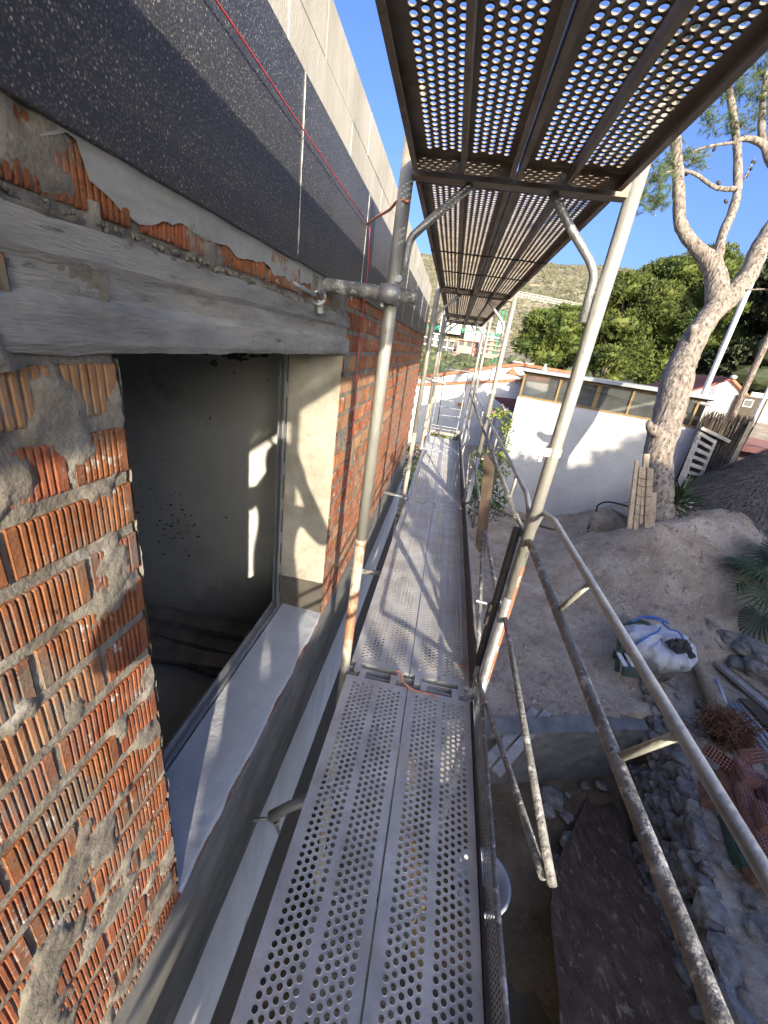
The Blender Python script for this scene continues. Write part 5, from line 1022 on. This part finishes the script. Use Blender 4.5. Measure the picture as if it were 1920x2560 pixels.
for a, e in zip(L_, R_):
    row = []
    for j in range(26):
        f = j / 25; p = a.lerp(e, f); p.z += .035 * fbm(p.x, p.y, 2, 4, 1.6) + .035 * (1 - f) ** 6; row.append(p)
    top.append(row); bot.append([p - Vector((0, 0, .025)) for p in row])
b = MB().grid(top); b.grid(bot); n = len(top)
for e in (0, -1): b.add([r[e] for r in top] + [r[e] for r in bot], [(i, i + 1, n + i + 1, n + i) for i in range(n - 1)])
tag(b.build('rusty_sheet', 'rust', smooth=True), 'large rust brown weathered board sloping out of the pit below the rail', 'sheet')

# ------------------------------------------------------------------ unseen shade casters added behind the viewer, shaped as hedges and a tree
HG = 'unseen shade planting added behind the viewpoint'
def shade(cs, lab, x, y):
    t = thing('added_shade_tree', (x, y, -2), lab, 'tree', HG); MB().tube([(x, y, -2), (x + .1, y, 0), (x, y + .1, max(c[2] for c in cs))], [.16, .13, .05], 8).build('trunk', 'barkdark', t); b = MB()
    for c in cs:
        leaves(b, c[:3], c[3:], int(900 * (c[3] * c[4] * c[5]) ** .66), .16); b.add([(c[0] + v.x * c[3] * .8, c[1] + v.y * c[4] * .8, c[2] + v.z * c[5] * .8) for v in IV], IF)
    b.build('crown', 'leafd', t)

b = MB().box((1.36, -4.15, -1.95), (2.68, -3.65, 1.66))  # added hedge block, sized to keep sun off near deck and sill
for _ in range(5200): leaves(b, (random.uniform(1.30, 2.74), random.uniform(-4.2, -3.6), random.uniform(-1.9, 1.72)), (.05, .05, .05), 1, .13)
tag(b.build('added_near_hedge', 'leafd'), 'unseen clipped hedge added behind the viewpoint to shade the walkway', 'hedge')
shade([(2.95, -3.2, 1.5, .5, .5, 1.75), (2.7, -3.1, .6, .4, .4, 1.2)], 'slim unseen tree added behind the viewpoint for its shade', 2.9, -3.2)  # added crown that blocks sun from the far wall and deck
for x0, x1, zt, lab in ((3.4, 4.8, 2.40, 'low stretch of unseen hedge added for shade behind the viewpoint'), (4.8, 5.95, 2.5, 'second stretch of unseen hedge added for shade behind the viewpoint'), (5.95, 7.0, 3.3, 'third taller stretch of unseen hedge added for shade behind the viewpoint'), (7.0, 8.32, 3.5, 'fourth tall stretch of unseen hedge added for shade behind the viewpoint'), (8.32, 8.98, 3.5, 'fifth stretch of unseen hedge added for shade behind the viewpoint'), (8.98, 9.4, 4.1, 'stepped up stretch of unseen hedge added for shade behind the viewpoint'), (9.4, 10.7, 4.5, 'high stretch of unseen hedge added for shade behind the viewpoint'), (10.7, 14, 5.3, 'highest stretch of unseen hedge added for shade at the right behind the viewpoint')):
    b = MB(); w_ = x1 - x0
    b.box((x0 + .04, -3.4, -2), (x1 - .04, -2.7, zt - .16))  # added blocker; tops step to shape the shade on shed and ground
    for _ in range(int(900 * w_ * (zt + 2) / 4)):
        x, z = random.uniform(x0 - .03, x1 + .03), random.uniform(-1.9, zt); z = zt - abs(random.gauss(0, .10)) if random.random() < .45 else z
        leaves(b, (x, random.uniform(-3.45, -2.65), z + .12 * fbm(x, 1, 1, 3, 2.2)), (.06, .06, .06), 1, .16)
    tag(b.build('added_shade_hedge', 'leafd'), lab, 'hedge', HG)

# ------------------------------------------------------------------ the person taking the picture (behind the viewpoint, casts the shadow on the reveal)
per = thing('person', (.10, -.42, 0), 'person in dark jacket and jeans standing on the walkway holding up a phone', 'person')
VX = []; ED = []; RD = []
def vx(p, r, par=None):
    VX.append(p); RD.append(r); i = len(VX) - 1
    if par is not None: ED.append((par, i))
    return i
cx, cy = .10, -.42
pel = vx((cx, cy, .96), .150); a1 = vx((cx, cy, 1.14), .135, pel); a2 = vx((cx, cy + .01, 1.33), .155, a1); nk0 = vx((cx, cy + .0, 1.455), .085, a2); nk = vx((cx, cy + .02, 1.53), .055, nk0); h0 = vx((cx, cy + .05, 1.62), .088, nk); h1_ = vx((cx, cy + .045, 1.71), .088, h0); vx((cx, cy + .04, 1.775), .05, h1_)
vx((cx, cy + .155, 1.645), .016, h0)
for s_ in (-1, 1):
    vx((cx + s_ * .095, cy + .04, 1.65), .016, h0)
    sh = vx((cx + s_ * .185, cy, 1.42), .065, a2); el = vx((cx + s_ * .27, cy + .12, 1.24), .048, sh); wr = vx((cx * .3 + s_ * .10, -.10, 1.50), .032, el); pm = vx((s_ * .085, -.06, 1.56), .034, wr)
    for f_, (dz, ln) in enumerate(((.035, .055), (.015, .062), (-.006, .058), (-.026, .046))):
        k1 = vx((s_ * .082, -.028, 1.575 + dz), .0105, pm); k2 = vx((s_ * (.082 - .02), -.030 + .004 * f_ * 0, 1.580 + dz), .009, k1); vx((s_ * (.082 - ln * .75), -.032, 1.582 + dz), .008, k2)
    k1 = vx((s_ * .070, -.078, 1.60), .012, pm); vx((s_ * .045, -.060, 1.63), .009, k1)
    hp = vx((cx + s_ * .095, cy, .87), .095, pel); kn = vx((cx + s_ * .105, cy + .02, .49), .062, hp); an = vx((cx + s_ * .11, cy - .01, .10), .045, kn); vx((cx + s_ * .125, cy + .16, .035), .035, an)
me = bpy.data.meshes.new('body'); me.from_pydata([(p[0] - cx, p[1] - cy, p[2]) for p in VX], ED, []); me.update()
bo = link('body', me, per); sk = bo.modifiers.new('skin', 'SKIN'); ss = bo.modifiers.new('sub', 'SUBSURF'); ss.levels = 2; ss.render_levels = 2
for v, r in zip(me.skin_vertices[0].data, RD): v.radius = (r, r * (.78 if r > .12 else 1))
me.skin_vertices[0].data[0].use_root = True
dg = bpy.context.evaluated_depsgraph_get(); ev = bo.evaluated_get(dg); nm = bpy.data.meshes.new_from_object(ev); bo.modifiers.clear(); bo.data = nm; nm.name = 'body'
nm.materials.clear()
jeans = mat('blue_jeans', [(.03, .05, .10), (.06, .085, .15)], 30, 4, .9, 0, .3, 90)
for m_ in (MT['cloth'], MT['skin'], jeans, MT['black']): nm.materials.append(m_)
for p in nm.polygons:
    c_ = p.center; p.use_smooth = True; X, Y, Z = c_.x + cx, c_.y + cy, c_.z
    p.material_index = 1 if (Z > 1.50 and (abs(X - cx) < .13 and Y < -.2)) or (Y > -.105 and Z > 1.45) else (3 if Z < .09 else (2 if Z < .95 else 0))
MB().lathe([(.0, .115), (.05, .105), (.085, .06), (.098, .0), (.094, -.06), (.085, -.10)], 18, (cx, cy + .03, 1.69)).build('hair', 'black', per, smooth=True)
for s_ in (-1, 1): MB().lathe([(0, -.011), (.009, -.006), (.011, 0), (.009, .006), (0, .011)], 8, (cx + s_ * .033, cy + .128, 1.675)).build('eye', 'far_dark', per, smooth=True)
ph = MB().box((-.075, -.020, 1.565), (.075, -.012, 1.637)).build('phone', 'black', bevel=.002); tag(ph, 'black phone held up sideways in front of the person', 'phone')
